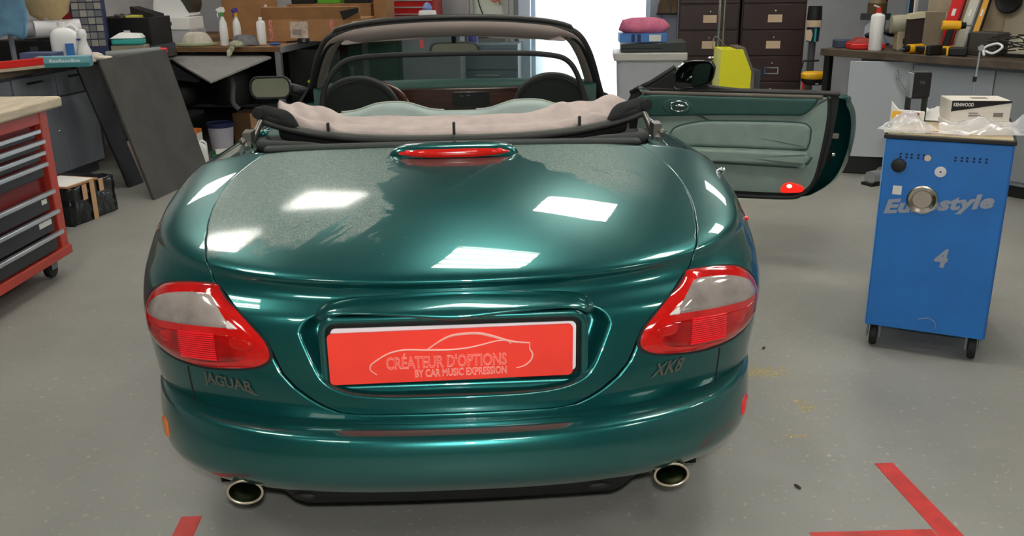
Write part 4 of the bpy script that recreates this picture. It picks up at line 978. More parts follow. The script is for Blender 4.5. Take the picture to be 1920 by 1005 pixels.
# things under it
def cbox(w, d, h, m=None, flaps=False):
    return MB().bx(-w/2,w/2,-d/2,d/2,0,h)
ezs('cardboard_box', 'brown cardboard box on the floor under the back left bench, behind the car mirror', 'box', [('carton', cbox(.40,.34,.34), M_carddk, dict(bevel=.004)),('tape', MB().bx(-.03,.03,-.172,-.169,.02,.34), mat('brown_parcel_tape',(0,0,0)))], (-1.85,6.62,0), RA)
ezs('cardboard_box', 'orange and white carton beside the leaning board, under the bench', 'box', [('carton', cbox(.12,.12,.28), mat('orange_print_carton',(226,120,44),.6,noise=.3,ns=12), dict(bevel=.003)),('white_side', MB().bx(.062,.065,-.05,.05,.05,.25), M_paper)], (-2.31,6.0,.0), RA)
def jug(w, h, m, cap, label, loc, rz=0., name='canister', cat='canister'):
    b = MB(); O = rrect(-w/2,w/2,-w*.35,w*.35,w*.2,3); rows = []
    for z, s in ((0,.94),(.02*h,1),(.62*h,1),(.74*h,.92),(.84*h,.6),(.88*h,.25),(.96*h,.22),(.965*h,.02)): rows.append([(x*s+(0 if s > .7 else -w*.1*(1-s)), y*s, z) for x, y in O])
    b.grid(rows, True)
    hd = MB().tube([(w*.02,0,h*.86),(w*.25,0,h*.93),(w*.42,0,h*.85),(w*.45,0,h*.66)], w*.07, 8)
    return ezs(name, label, cat, [('bottle_body', b, m, dict(smooth=50)),('handle', hd, m, dict(smooth=180)),('cap', MB().cyl((-w*.08,0,h*.93),(-w*.08,0,h),w*.14,w*.13,14), cap)], loc, rz)
jug(.14,.24,M_wpl,M_wpl,'white canister on the floor right of the leaning board',(-2.19,5.72,0),.3)
ezs('plastic_tub', 'white plastic tub under the back left bench, in front of the brown box', 'tub', [('tub_body', MB().lathe([(.09,0),(.115,.25),(.12,.25),(.11,.245),(.085,.01)],20), mat('lilac_white_plastic',(196,192,204),.5)),('blue_rim', MB().lathe([(.12,.24),(.128,.27),(.12,.28),(.112,.27)],20), M_navy)], (-2.16,6.36,0))
M_hose = mat('grey_vacuum_hose', (110,112,114), .6)
single(MB().tube(crs([(-2.55,6.25,.86),(-2.52,6.15,.62),(-2.47,6.1,.48),(-2.50,6.05,.40),(-2.58,6.1,.36)],6), .022, 10), 'vacuum_hose', M_hose, 'grey hose hanging beside the leaning board, under the bench', 'hose')
ezs('vacuum_cleaner', 'dark shop vacuum with grey pipe on the shelf under the back left bench', 'vacuum cleaner', [('drum', MB().lathe([(.02,0),(.19,.0),(.20,.05),(.20,.26),(.17,.33),(.05,.36)],22), M_blk, dict(smooth=50)),('pipe', MB().tube(crs([(.0,-.15,.30),(.07,-.27,.22),(.06,-.30,.05),(.11,-.30,-.02)],6),.024,10), M_hose),('pipe_cuff', MB().cyl((.0,-.16,.30),(.035,-.21,.28),.03,.03,12), M_gpl)], (-2.12,6.80,.392))
ezs('tool_bag', 'black tool bag with red and orange bits under the back left bench', 'bag', [('bag_body', MB().ell((0,0,.12),(.24,.16,.12),16,10,.6), M_blk),('red_tool', MB().bx(-.20,-.12,-.17,-.15,.10,.20), M_redp),('orange_tool', MB().ell((.02,-.15,.17),(.05,.03,.03)), mat('orange_plastic',(230,120,50),.5))], (-2.60,6.55,.392), RA)
ezs('green_crate', 'low green tray on the floor under the back left bench', 'tray', [('tray_body', MB().bx(-.16,.16,-.12,.12,0,.07), mat('dark_green_plastic',(30,92,60),.5), dict(bevel=.01)),('papers', MB().bx(-.12,.13,-.10,.08,.07,.085), M_paper)], (-2.02,6.05,0), .3)
ezs('cable_rack', 'black cable rack with a yellow clip, right of the aluminium leg', 'rack', [('back_plate', MB().bx(-.22,.22,.0,.02,0,.88), M_blk),('bar', MB().tube([(-.1,-.02,.2),(-.02,-.02,.6)],.012,6).tube([(.05,-.02,.85),(-.04,-.03,.4)],.01,6), M_dgrey),('yellow_clip', MB().ell((-.05,-.04,.60),(.035,.02,.018)), mat('lime_yellow',(210,220,40),.5))], (-1.30,6.62,0), RA)
# ---- things on the back-left bench (top at z .937)
BZ = .9405
def spray(label, loc, body, col, trig, h=.27, rz=0., r=.036, group=None):
    p = [('bottle_body', MB().lathe([(r*.9,0),(r,.01),(r,h*.45),(r*.85,h*.6),(r*.35,h*.74),(r*.32,h*.78),(.002,h*.78)],18), body, dict(smooth=50)),
         ('collar', MB().lathe([(r*.42,h*.76),(r*.44,h*.86),(r*.3,h*.87)],14), col),
         ('trigger_head', MB().prism([(-.03,h*.86),(.022,h*.86),(.03,h*.92),(.02,h),(-.012,h),(-.05,h*.95),(-.05,h*.92)],-.011,.011,XZ), trig, dict(bevel=.004)),
         ('trigger', MB().tube([(-.03,0,h*.88),(-.04,0,h*.80),(-.034,0,h*.74)],.005,6), trig)]
    return ezs('spray_bottle', label, 'bottle', p, loc, rz, group)
spray('white spray bottle with green collar on the back left bench', (-2.075,6.50,BZ), M_wpl, M_grn, M_wpl, .33, .3)
spray('white spray bottle with yellow neck and purple trigger, beside the green-collared one', (-1.985,6.62,BZ), M_wpl, M_yel, mat('purple_plastic',(70,50,140),.5), .32, 1.2)
ezs('bottle', 'plain white bottle standing left of the big cardboard box', 'bottle', [('bottle_body', MB().lathe([(.036,0),(.04,.01),(.04,.19),(.03,.205),(.014,.21),(.014,.225),(.002,.226)],18), M_wpl, dict(smooth=50)),('cap', MB().cyl((0,0,.215),(0,0,.238),.017,.016,12), M_wpl)], (-1.755,6.55,BZ))
mk = MB(); rows = []
for i, (s, z) in enumerate(((1.0,0),(1.02,.02),(.86,.07),(.72,.10),(.5,.115),(.02,.12))): rows.append([(.135*s*math.cos(a)*(1+.05*math.sin(3*a+i)), .09*s*math.sin(a)*(1+.06*math.cos(2*a)), z) for a in np.linspace(0,2*math.pi,24,endpoint=False)])
ezs('dust_mask', 'crumpled white cloth heap on the back left bench', 'cloth', [('cloth', mk.grid(rows,True), mat('off_white_cloth',(206,200,184),.9,noise=.1,ns=14,bump=.3,bs=40), dict(smooth=180)),('green_hem', MB().tube([(.17*math.cos(a), .11*math.sin(a)-.01, .012) for a in np.linspace(2.6,6.5,20)],.014,6), mat('pale_green_cloth',(150,160,130),.9))], (-2.34,6.58,BZ))
rg = MB(); rows = [[(.11*s*math.cos(a)*(1+.2*math.sin(4*a+s*3)), .08*s*math.sin(a), z+.008*math.sin(5*a)*s) for a in np.linspace(0,2*math.pi,20,endpoint=False)] for s, z in ((1,.0),(1,.03),(.75,.075),(.4,.09),(.02,.085))]
ezs('rag', 'dark grey rag between the bottles on the back left bench', 'cloth', [('rag_folds', rg.grid(rows,True), M_gcl, dict(smooth=180))], (-1.90,6.52,BZ))
single(MB().ell((0,0,.02),(.06,.03,.03)).tube([(-.03,0,.0),(-.06,-.035,-.05),(-.07,-.04,-.09)],[.02,.025,.012],8), 'glove', mat('striped_work_glove',(176,176,150),.9,noise=.3,ns=40), 'pale work glove hanging over the edge of the back left bench', 'glove', (-1.93,6.31,.945))
ezs('printer', 'white box-shaped appliance stacked on the back left bench, left of the cloth heap', 'box', [('lower_case', MB().bx(-.17,.17,-.15,.15,0,.13), M_gpl, dict(bevel=.006)),('upper_case', MB().bx(-.17,.16,-.16,.14,.13,.24), M_wpl, dict(bevel=.006)),('mark', MB().bx(-.02,-.005,-.163,-.16,.17,.20), M_dgrey)], (-2.56,6.9,BZ), RA)
ezs('white_machine', 'white curved machine on top of the white appliance, back left', 'machine', [('shell', MB().prism(cv([(-.17,0),(.13,0),(.12,.06),(.05,.17),(-.05,.2),(-.17,.17)],3),-.12,.12,XZ), M_wpl, dict(bevel=.006)),('black_cover', MB().prism(cv([(.02,.08),(.14,.03),(.18,.15),(.10,.24),(.04,.2)],3),-.10,.10,XZ), mat('smoked_plastic',(58,58,50),.4))], (-2.57,6.95,BZ+.242), RA)
# cardboard boxes
def carton(name, label, w, d, h, loc, rz, extra=()):
    return ezs(name, label, 'box', [('carton', MB().bx(-w/2,w/2,-d/2,d/2,0,h), M_card, dict(bevel=.003)),*extra], loc, rz)
carton('cardboard_box', 'large brown cardboard box with red fragile tape and open lid, back left bench', .95,.55,.20,(-1.32,7.12,BZ), R(-8), [
 ('lid_flap', MB().hexa([(-.475,-.275,.20),(.475,-.275,.20),(.475,-.255,.205),(-.475,-.255,.205),(-.44,-.33,.31),(.475,-.33,.31),(.475,-.31,.315),(-.44,-.31,.315)]), M_card),
 ('fragile_tape', MB().bx(-.40,-.365,-.2775,-.2755,.0,.20), mat('red_white_tape',(206,130,116),.6,noise=.25,ns=40), {}),
 ('fragile_tape_strip', MB().bx(.18,.215,-.2775,-.2755,.0,.20), mat('red_white_tape',(206,130,116),.6), {}),
 ('address_label', MB().bx(-.20,-.03,-.2775,-.2755,.03,.18), mat('printed_label',(200,184,170),.7,noise=.2,ns=30), {}),
 ('label_print', MB().bx(-.18,-.09,-.2785,-.2775,.06,.11), mat('grey_print',(150,136,128),.7), {}),
 ('corner_flap', MB().prism([(.33,.19),(.475,.26),(.475,.30),(.30,.27)],-.345,-.335,XZ), M_blk, {}),
 ('foam_side', MB().bx(.39,.46,-.279,-.275,.01,.18), mat('pale_card',(220,180,140),.8), {})])
carton('cardboard_box', 'brown cardboard box behind the spray bottles, back left bench', .40,.4,.40,(-2.03,7.45,BZ), R(-12))
carton('cardboard_box', 'narrow brown carton between the big cardboard box and the red chest', .12,.3,.42,(-.72,7.45,BZ), R(-12))
ezs('folding_ruler', 'pale folded ruler standing behind the big cardboard box', 'ruler', [('arm', MB().tube([(-.06,0,.0),(.0,0,.30)],.012,4), M_paper),('second_arm', MB().tube([(.06,0,.0),(.0,0,.30)],.012,4), M_paper)], (-1.80,7.05,BZ+.03))
ezs('parts_tray', 'green and black trays on a carton behind the large cardboard box', 'tray', [('support_carton', MB().bx(-.40,.45,-.2,.2,0,.315), M_card),('tray_body', MB().bx(-.12,.12,-.1,.1,.315,.38), mat('bright_green_plastic',(90,170,40),.5), dict(bevel=.008)),('black_tray', MB().bx(-.38,-.14,-.12,.1,.315,.39).bx(.16,.42,-.12,.1,.315,.39), M_blk, dict(bevel=.008))], (-1.27,7.72,BZ), R(-8))
ezs('camera_parts', 'small heap of black parts in front of the large cardboard box', 'parts', [('black_block', MB().bx(-.05,.05,-.03,.03,0,.045), M_blk, dict(bevel=.008)),('lens', MB().cyl((.02,-.03,.03),(.02,-.05,.03),.018,.018,14), M_chr),('cable', MB().tube([(-.05,0,.02),(-.10,-.01,.015),(-.16,.0,.01)],.008,6), M_blk)], (-1.40,6.63,BZ), R(-10))
single(MB().ell((0,0,.012),(.055,.03,.014),12,6), 'blue_rag', mat('blue_rag_cloth',(60,90,150),.9), 'small blue rag on the back left bench edge', 'cloth', (-1.62,6.42,BZ))
# ---- things on the left wall worktop (z .92)
LZ = .919
al = R(80)
ezs('parts_drawer_rack', 'small-parts rack with navy frame and clear drawers on the left worktop', 'rack', [('rack_frame', MB().bx(-.12,.12,0,.16,0,.50), M_navy, dict(bevel=.004))]+[('small_drawer', MB().bx(-.105+.054*i,-.057+.054*i,-.012,0,.10+.056*j,.148+.056*j), mat('clear_drawer_%d' % ((i+j) % 3),[(128,128,126),(104,106,108),(150,148,140)][(i+j) % 3],.3)) for j in range(7) for i in range(4)], (-2.87,5.55,LZ), R(14))
ezs('parts_drawer_rack', 'red small-parts rack behind the white canister on the left worktop', 'rack', [('rack_frame', MB().bx(-.12,.12,0,.16,0,.45), mat('dark_red_plastic',(160,26,26),.5), dict(bevel=.004)),('shelf_lip', MB().bx(-.12,.12,-.03,0,.2,.215), M_redp)], (-3.14,5.74,LZ), R(-18))
ezs('black_crate', 'black open crate full of odds and ends at the end of the left worktop', 'crate', [('crate_wall', MB().bx(-.25,.25,-.18,-.165,0,.22).bx(-.25,.25,.165,.18,0,.22).bx(-.25,-.235,-.165,.165,0,.22).bx(.235,.25,-.165,.165,0,.22).bx(-.235,.235,-.165,.165,0,.015), M_blk, dict(bevel=.004)),('white_tag', MB().bx(.02,.075,-.183,-.18,.09,.12), M_paper),('cable_bundle', MB().tube([(.11*math.cos(a)*(.7+.3*math.sin(3*a))-.06,.06*math.sin(a*1.3),.21+.025*math.sin(2*a)) for a in np.linspace(0,12,60)],.012,6), mat('grey_cable',(70,68,64),.6)),('yellow_packet', MB().bx(.02,.13,-.12,.0,.215,.235), mat('pale_yellow_packet',(214,206,90),.6)),('black_case', MB().hexa([(.0,.0,.24),(.24,-.08,.20),(.24,.1,.2),(.0,.15,.24),(.0,.0,.30),(.24,-.08,.24),(.24,.1,.24),(.0,.15,.30)]), mat('case_black',(34,32,34),.5)),('contents', MB().bx(-.235,.235,-.165,.165,.1,.2), M_dgrey)], (-2.70,6.02,1.0), R(-10))
single(MB().bx(-.25,.25,-.2,.2,0,.08), 'grey_carton', M_dgrey, 'dark grey carton under the black open crate', 'box', (-2.70,6.04,LZ), R(-10))
jug(.20,.30,M_wpl,M_wpl,'large white canister with blue label on the left worktop',(-2.93,5.22,LZ),.2)
single(MB().bx(-.03,.03,-.004,0,0,.13), 'blue_label_card', M_blu, 'blue label card propped on the large white canister', 'label', (-2.875,5.142,LZ+.02), .2)
ezs('cleaner_bottle', 'white cleaner bottle with flared foot beside the large canister', 'bottle', [('bottle_body', MB().lathe([(.052,0),(.055,.01),(.052,.09),(.036,.13),(.028,.17),(.036,.21),(.03,.24),(.015,.25),(.002,.25)],18), M_wpl, dict(smooth=60)),('purple_label', MB().bx(-.03,.0,-.038,-.034,.17,.182), mat('purple_plastic',(0,0,0)))], (-2.79,5.18,LZ))
single(MB().bx(-.125,.125,-.08,.08,0,.095), 'navy_box', mat('slate_blue_box',(84,92,128),.6), 'slate blue box on the left worktop in front of the white canister', 'box', (-3.06,5.08,LZ), R(-8), bevel=.005)
ezs('blue_carton', 'long light blue carton with white lettering at the edge of the left worktop', 'box', [('carton', MB().bx(-.18,.18,-.05,.05,0,.075), mat('light_blue_carton',(120,178,190),.6), dict(bevel=.003)),('teal_stripe', MB().bx(-.165,.18,-.0515,-.05,.0,.03), mat('teal_stripe_print',(60,130,134),.6)),('end_cap', MB().bx(-.185,-.16,-.052,.052,-.001,.077), mat('grey_card_end',(150,140,136),.7))]+[('faded_print', MB().bx(-.09+.021*i,-.073+.021*i,-.0518,-.05,.036,.050+.008*(i in (0,3,7))), mat('pale_faded_print',(214,230,230),.6), dict(smooth=0)) for i in range(10)], (-2.84,4.93,LZ), R(8))
ezs('red_level', 'long red spirit level along the front of the left worktop', 'level', [('level_body', MB().bx(-.55,.28,-.02,.02,0,.05), M_redp, dict(bevel=.004)),('wood_strip', MB().bx(-.55,.28,-.024,-.02,-.02,.0), M_wtop)], (-3.10,4.66,LZ+.021), R(60))
ezs('marker_pen', 'green marker pen lying on the left worktop', 'pen', [('barrel', MB().cyl((-.06,0,.012),(.05,0,.012),.012,.012,10), mat('lime_green',(140,230,60),.5)),('cap', MB().cyl((-.1,0,.012),(-.06,0,.012),.012,.012,10), M_blk)], (-3.13,4.86,LZ+.002), .1)
single(MB().bx(-.14,.14,-.05,.05,0,.02), 'notebook', M_paper, 'pale notebook under the green marker on the left worktop', 'notebook', (-3.16,4.96,LZ), .1)
single(MB().bx(-.02,.02,-.02,.02,0,.04), 'red_block', M_redp, 'small red square cap between the white bottles, left worktop', 'cap', (-2.88,5.02,LZ), .2, bevel=.004)
gm = mat('off_white_glove',(214,206,192),.9,noise=.1,ns=20)
gl_ = MB().ell((0,0,.035),(.075,.05,.035),12,8)
for i in range(4): gl_.tube([(.06,-.03+.02*i,.03),(.11,-.035+.024*i,.025),(.135,-.03+.024*i,.012)],[.013,.012,.009],8)
gl_.tube([(-.02,-.04,.03),(.02,-.075,.02),(.06,-.085,.012)],[.014,.012,.009],8)
single(gl_, 'work_glove', gm, 'off-white work glove lying right of the cleaner bottle', 'glove', (-2.78,5.34,LZ), R(-15))
ezs('wipes_pack', 'teal and white pack of wipes in front of the black crate', 'pack', [('pack_body', MB().bx(-.12,.12,-.07,.07,0,.05), M_teal, dict(bevel=.015)),('white_lid', MB().hexa([(-.13,-.075,.05),(.12,-.075,.05),(.12,.075,.05),(-.13,.075,.05),(-.05,-.05,.095),(.10,-.05,.085),(.10,.05,.085),(-.05,.05,.095)]), M_wpl, dict(bevel=.006))], (-2.62,5.66,LZ+.1), R(5))
single(MB().bx(-.13,.13,-.08,.08,0,.098), 'grey_tin', mat('beige_tin',(150,140,124),.5), 'beige tin under the teal pack of wipes', 'tin', (-2.62,5.68,LZ), R(5), bevel=.006)
ezs('grey_tube', 'grey cardboard tube with red end lying across the end of the left worktop', 'tube', [('tube_body', MB().cyl((-.21,0,.035),(.2,0,.06),.032,.032,16), mat('grey_tube_card',(126,130,130),.5)),('tube_hole', MB().cyl((-.215,0,.035),(-.21,0,.035),.022,.022,14), M_dark),('red_handle', MB().cyl((.2,0,.06),(.245,0,.062),.026,.02,12), M_redp)], (-2.52,5.47,LZ+.0), R(6))
single(MB().bx(-.25,.3,-.05,.05,0,.005), 'spare_shelf', M_bwood, 'brown board carrying the grey tube at the end of the left worktop', 'board', (-2.54,5.47,LZ-.006), R(6))
bc = MB(); rows = []
for i, x in enumerate(np.linspace(-.16,.12,12)): rows.append([(x, .03*math.sin(3*f+i*.6)-.02*f, .52-.30*f-.02*math.sin(i*.9)*f) for f in np.linspace(0,1,9)])
single(bc.grid(rows), 'blue_cloth', mat('light_blue_cloth',(112,158,188),.9,noise=.12,ns=9), 'light blue cloth hanging at the top left corner', 'cloth', (-3.27,5.15,.90), R(-8), smooth=180, solid=.01)
single(MB().cyl((0,0,0),(0,0,.55),.02,.02,8), 'hanging_rod', M_steel, 'thin steel rod holding up the light blue cloth', 'rod', (-3.34,5.25,LZ))
bgp = MB(); rows = [[(.17*s*math.cos(a), .10*s*math.sin(a), z+.02*math.sin(3*a)) for a in np.linspace(0,2*math.pi,18,endpoint=False)] for s, z in ((.4,.0),(.85,.05),(1,.14),(.95,.25),(.5,.3))]
single(bgp.grid(rows,True), 'paper_bag', mat('kraft_paper',(196,172,128),.85,noise=.1,ns=8,bump=.4,bs=14), 'crumpled kraft paper bag above the white rolls, top left', 'bag', (-3.10,5.42,1.235), smooth=180)
for x, lab in ((-3.22,'left'),(-3.05,'right')):
    single(MB().lathe([(.02,-.16),(.065,-.16),(.068,.16),(.02,.16)],20,(0,0,.068),'x'), 'paper_roll', mat('white_lilac_roll',(214,212,216),.85), 'white paper roll under the kraft paper bag, the '+lab+' one', 'roll', (x,5.5 if lab == 'left' else 5.40,LZ+.175), R(30))
ezs('black_case', 'black instrument case under the white rolls, left worktop', 'case', [('case_body', MB().bx(-.3,.25,-.1,.14,0,.17), M_blk, dict(bevel=.012)),('case_clasp', MB().bx(-.02,.04,-.106,-.1,.09,.12), M_dgrey)], (-3.2,5.40,LZ), R(-8))
# ---- back wall: green cabinet, red chest, hoses
gc = rthing('cabinet', 'dark green cabinet against the back wall, seen through the windscreen', 'cabinet', -2.57, 7.72)
MB().bx(0,1.13,0,.6,0,1.0).build('body', mat('dark_green_steel',(40,74,62),.5), gc, bevel=.004)
for i in range(2):
    d = MB().bx(.015+.555*i,.56+.555*i,-.02,0,.06,.97).build('cabinet_door', mat('dark_green_steel',(0,0,0)), gc, bevel=.004)
    MB().bx(.04+1.0*i,.07+1.0*i,-.03,-.02,.45,.6).build('door_handle', M_alu, d)
MB().bx(.18,.24,-.035,-.02,0,1.0).build('grey_post', M_steel, gc)
MB().bx(1.08,1.11,-.03,-.02,.6,.98).build('white_strip', M_paper, gc)
rc = rthing('tool_chest', 'red drawer tool chest on the green cabinet against the back wall', 'tool chest', -2.36, 7.80, 1.003)
MB().bx(0,.74,.02,.45,0,.52).build('body', M_rst, rc, bevel=.006)
for i, (z0, z1) in enumerate(((.02,.13),(.135,.20),(.205,.27),(.275,.34),(.345,.41),(.415,.48))):
    d = MB().bx(.02,.72,-.0,.03,z0,z1).build('drawer', mat('bright_red_drawer',(196,24,24),.35), rc, bevel=.003)
    MB().bx(.02,.72,-.016,.0,z1-.014,z1-.002).build('drawer_handle', M_alu, d)
ezs('cleaner_tub', 'white tub with blue print and blue cap in front of the red drawer chest', 'tub', [('tub_body', MB().lathe([(.085,0),(.09,.01),(.09,.14),(.08,.155),(.04,.16)],20,sy=.8), M_wpl, dict(smooth=50)),('blue_print', MB().bx(-.05,.0,-.074,-.070,.03,.11), mat('blue_print',(110,130,180),.6)),('blue_cap', MB().lathe([(.04,.16),(.05,.18),(.03,.22),(.01,.235)],16), mat('pale_blue_cap',(120,140,196),.5))], (-.30,7.60,1.02))
single(MB().bx(-.3,.3,-.15,.15,0,.98), 'grey_pedestal', M_steel, 'grey pedestal carrying the white tub with blue cap', 'pedestal', (-.25,7.62,.04), RA, bevel=.005)
single(MB().ell((0,0,.05),(.05,.04,.05)), 'green_sponge', mat('sponge_green',(30,140,110),.8), 'green sponge right of the white tub', 'sponge', (-.12,7.62,1.022))
lc = rthing('low_cabinet', 'low grey cabinet against the back wall beside the doorway', 'cabinet', -1.42, 7.95)
MB().bx(0,.66,0,.45,0,.80).build('body', mat('blue_grey_steel',(118,124,136),.5), lc, bevel=.004)
for i in range(3):
    d = MB().bx(.01,.65,-.02,0,.04+.25*i,.27+.25*i).build('drawer', mat('blue_grey_drawer',(100,108,120),.5), lc, bevel=.004)
    MB().bx(.2,.46,-.032,-.02,.22+.25*i,.235+.25*i).build('drawer_handle', M_alu, d)
ezs('bottle', 'purple bottle on the low grey cabinet, seen through the windscreen', 'bottle', [('bottle_body', MB().lathe([(.05,0),(.052,.14),(.03,.18),(.015,.19)],16), mat('purple_liquid',(92,84,170),.4)),('cap', MB().cyl((0,0,.185),(0,0,.22),.018,.018,10), M_wpl)], (.16,8.02,.802))
wb = rthing('wall_board', 'white board with yellow and red coiled air hose, left of the doorway', 'board', -1.30, 8.40, .85)
MB().bx(0,.42,0,.03,0,1.0).build('board_panel', mat('pale_green_board',(206,212,198),.6), wb, bevel=.003)
MB().tube(crs([(.26+.08*math.cos(a)*(.5+.05*a),-.03,.34+.05*math.sin(a)+.02*a) for a in np.linspace(0,14,40)],2),.007,6).build('red_hose', mat('red_hose',(210,70,56),.5), wb)
MB().tube(crs([(.20,-.03,.42),(.26,-.03,.46),(.31,-.03,.43),(.27,-.03,.40)],4),.012,6).build('yellow_hose', mat('yellow_hose',(214,200,70),.5), wb)
MB().tube(crs([(.05,-.03,.9),(.04,-.035,.5),(.12,-.035,.22),(.20,-.03,.2)],6),.006,6).build('black_cable', M_blk, wb)
for a, w, lab in ((-1.38,.08,'left'),(-.95,.10,'right')):
    p = rthing('wall_post', 'grey vertical post '+lab+' of the white hose board', 'post', a, 8.36)
    MB().bx(0,w,0,.09,0,2.6).build('post', mat('pale_grey_post',(172,170,168),.6), p, bevel=.004)
    MB().bx(w*.45,w*.55,-.004,0,0,2.6).build('groove', M_steel, p)
# ---- grey bin with things on top, in front of the doorway
bn = thing('storage_bin', 'large pale grey plastic bin with lid, right of the doorway', 'bin', (1.66,6.05,0), R(-8))
rows = [[(x*s, y*s*.8, z) for x, y in rrect(-.28,.28,-.28,.28,.04,3)] for z, s in ((0,.86),(.02,.88),(.80,1.0),(.81,1.0))]
MB().grid(rows, True).build('bin_body', M_gpl, bn, smooth=50, solid=.006)
MB().prism(rrect(-.31,.31,-.25,.25,.03),.80,.865,XY).build('bin_lid', mat('pale_grey_lid',(188,186,180),.5), bn, bevel=.01)
ezs('black_tray', 'flat black case lying on the grey bin', 'case', [('case_body', MB().hexa([(-.25,-.2,0),(.30,-.2,0),(.30,.2,0),(-.25,.2,0),(-.25,-.2,.06),(.30,-.2,.085),(.30,.2,.085),(-.25,.2,.06)]), mat('dark_green_grey_case',(52,58,54),.5), dict(bevel=.006)),('case_ridge', MB().bx(-.24,.1,-.202,-.2,.03,.036), M_blk)], (1.66,6.05,.867), R(-8))
ezs('blue_box', 'blue and white box on the black case', 'box', [('box_body', MB().bx(-.20,.20,-.13,.13,0,.075), mat('mid_blue_box',(74,128,196),.5), dict(bevel=.004)),('white_panel', MB().bx(.05,.15,-.132,-.13,.01,.065), M_paper),('dark_print', MB().bx(-.10,-.07,-.132,-.13,.005,.07).bx(-.05,-.02,-.132,-.13,.005,.07), M_navy)], (1.59,6.03,.945), R(-6))
pk_ = MB(); rows = []
for s, z in ((.75,0),(1.0,.03),(1.0,.06),(.85,.10),(.5,.125),(.02,.12)):
    rows.append([(.215*s*math.cos(a)*(1+.06*math.sin(5*a+z*30)), .13*s*math.sin(a)*(1+.08*math.cos(3*a)), z+.012*math.sin(4*a)*(s > .6)*(z > .02)) for a in np.linspace(0,2*math.pi,30,endpoint=False)])
single(pk_.grid(rows,True), 'pink_towel', mat('pink_terry',(216,120,150),.95,noise=.12,ns=10,bump=.5,bs=50), 'bundled pink towel on the blue box', 'towel', (1.60,6.03,1.021), smooth=180)
bgm = mat('brown_leatherette',(112,92,62),.6,noise=.3,ns=6)
ezs('wall_holder', 'brown double pouch on the wall between doorway and filing cabinets', 'pouch', [('pouch', MB().prism([(-.13,0),(-.005,0),(-.005,.16),(-.09,.16),(-.12,.09)],-.05,0,XZ), bgm, dict(bevel=.008)),('second_pouch', MB().prism([(.005,0),(.13,0),(.125,.09),(.09,.16),(.005,.16)],-.05,0,XZ), bgm, dict(bevel=.008)),('dark_rim', MB().bx(-.135,.135,-.055,.0,-.012,.005), M_blk)], (2.07,7.09,1.13), R(-10))
p = thing('partition_wall', 'grey partition panel between the doorway and the filing cabinets', 'partition', (2.0,7.13,0), R(-10))
MB().bx(-.12,.6,0,.06,0,2.2).build('panel', mat('blue_grey_partition',(150,156,170),.7), p)
MB().bx(-.02,.0,-.004,0,0,2.2).build('panel_joint', M_steel, p)
# ---- brown filing cabinets
M_brn = mat('dark_brown_steel',(52,36,34),.4,noise=.06,ns=4); M_brn2 = mat('brown_drawer_front',(58,40,38),.38,noise=.06,ns=4)
def filing(loc, rz, w, label, framed):
    t = thing('filing_cabinet', label, 'cabinet', loc, rz, 'brown filing cabinets')
    MB().bx(0,w,.0,.6,0,1.48).build('body', M_brn, t, bevel=.004)
    for i in range(6):
        z0 = .10+.228*i
        d = MB().bx(.012,w-.012,-.018,0,z0,z0+.218).build('drawer', M_brn2, t, bevel=.005)
        MB().ell((w*.52,-.03,z0+.16),(.011,.014,.011),10,7).build('lock_knob', M_chr, d)
        if i == framed:
            lb = MB().bx(w*.41,w*.63,-.022,-.018,z0+.065,z0+.073).bx(w*.41,w*.63,-.022,-.018,z0+.117,z0+.125).bx(w*.41,w*.425,-.022,-.018,z0+.07,z0+.12).bx(w*.615,w*.63,-.022,-.018,z0+.07,z0+.12)
        else: lb = MB().bx(w*.41,w*.63,-.023,-.018,z0+.062,z0+.128)
        lb.build('label_holder', M_chr if i == framed else mat('cream_label',(214,190,160),.6), d, smooth=0)
    return t
filing((2.0,6.46,0), R(-12), .54, 'left brown filing cabinet with six drawers, behind the chrome pole', -1)
filing((2.55,6.36,0), R(-12), .56, 'right brown filing cabinet with six drawers, nearer the workbench', 2)
ezs('chrome_pole', 'chrome pole standing in front of the left filing cabinet', 'pole', [('tube', MB().cyl((0,0,.02),(0,0,2.2),.012,.012,14), M_chr),('second_tube', MB().cyl((.05,.03,.02),(.05,.03,2.2),.012,.012,14), mat('dull_steel_tube',(150,146,132),.35,.8)),('foot', MB().bx(-.05,.1,-.05,.1,0,.02), M_steel),('wing_nut', MB().ell((-.05,-.03,.80),(.05,.02,.014)).cyl((-.06,-.03,.76),(.0,-.02,.82),.01,.01,8), M_chr),('wire', MB().tube(crs([(0,-.02,.84),(-.06,-.04,.9),(-.03,-.03,.98),(.04,-.03,.92),(.09,-.03,.87)],5),.004,5), mat('steel_wire',(170,160,140),.4,.8)),('lower_clamp', MB().bx(-.03,.08,-.04,.03,.55,.6), M_steel)], (2.255,6.02,0))
ezs('yellow_machine', 'bright yellow sheet metal housing with sloping grey front, before the filing cabinets', 'machine', [('housing', MB().prism([(-.13,0),(.13,0),(.13,.72),(.05,.90),(-.13,.90)],0,.3,XZ), mat('lemon_yellow_paint',(230,226,40),.45), dict(bevel=.004)),('grey_slope', MB().prism([(.13,.0),(.16,.0),(.16,.71),(.068,.915),(.0,.915),(.0,.90),(.05,.90),(.13,.72)],.01,.30,XZ), mat('weathered_grey_metal',(112,104,96),.6,noise=.2,ns=10)),('side_wing', MB().bx(.16,.22,.05,.28,0,.72), M_dgrey)], (2.30,5.6,0), R(-4))
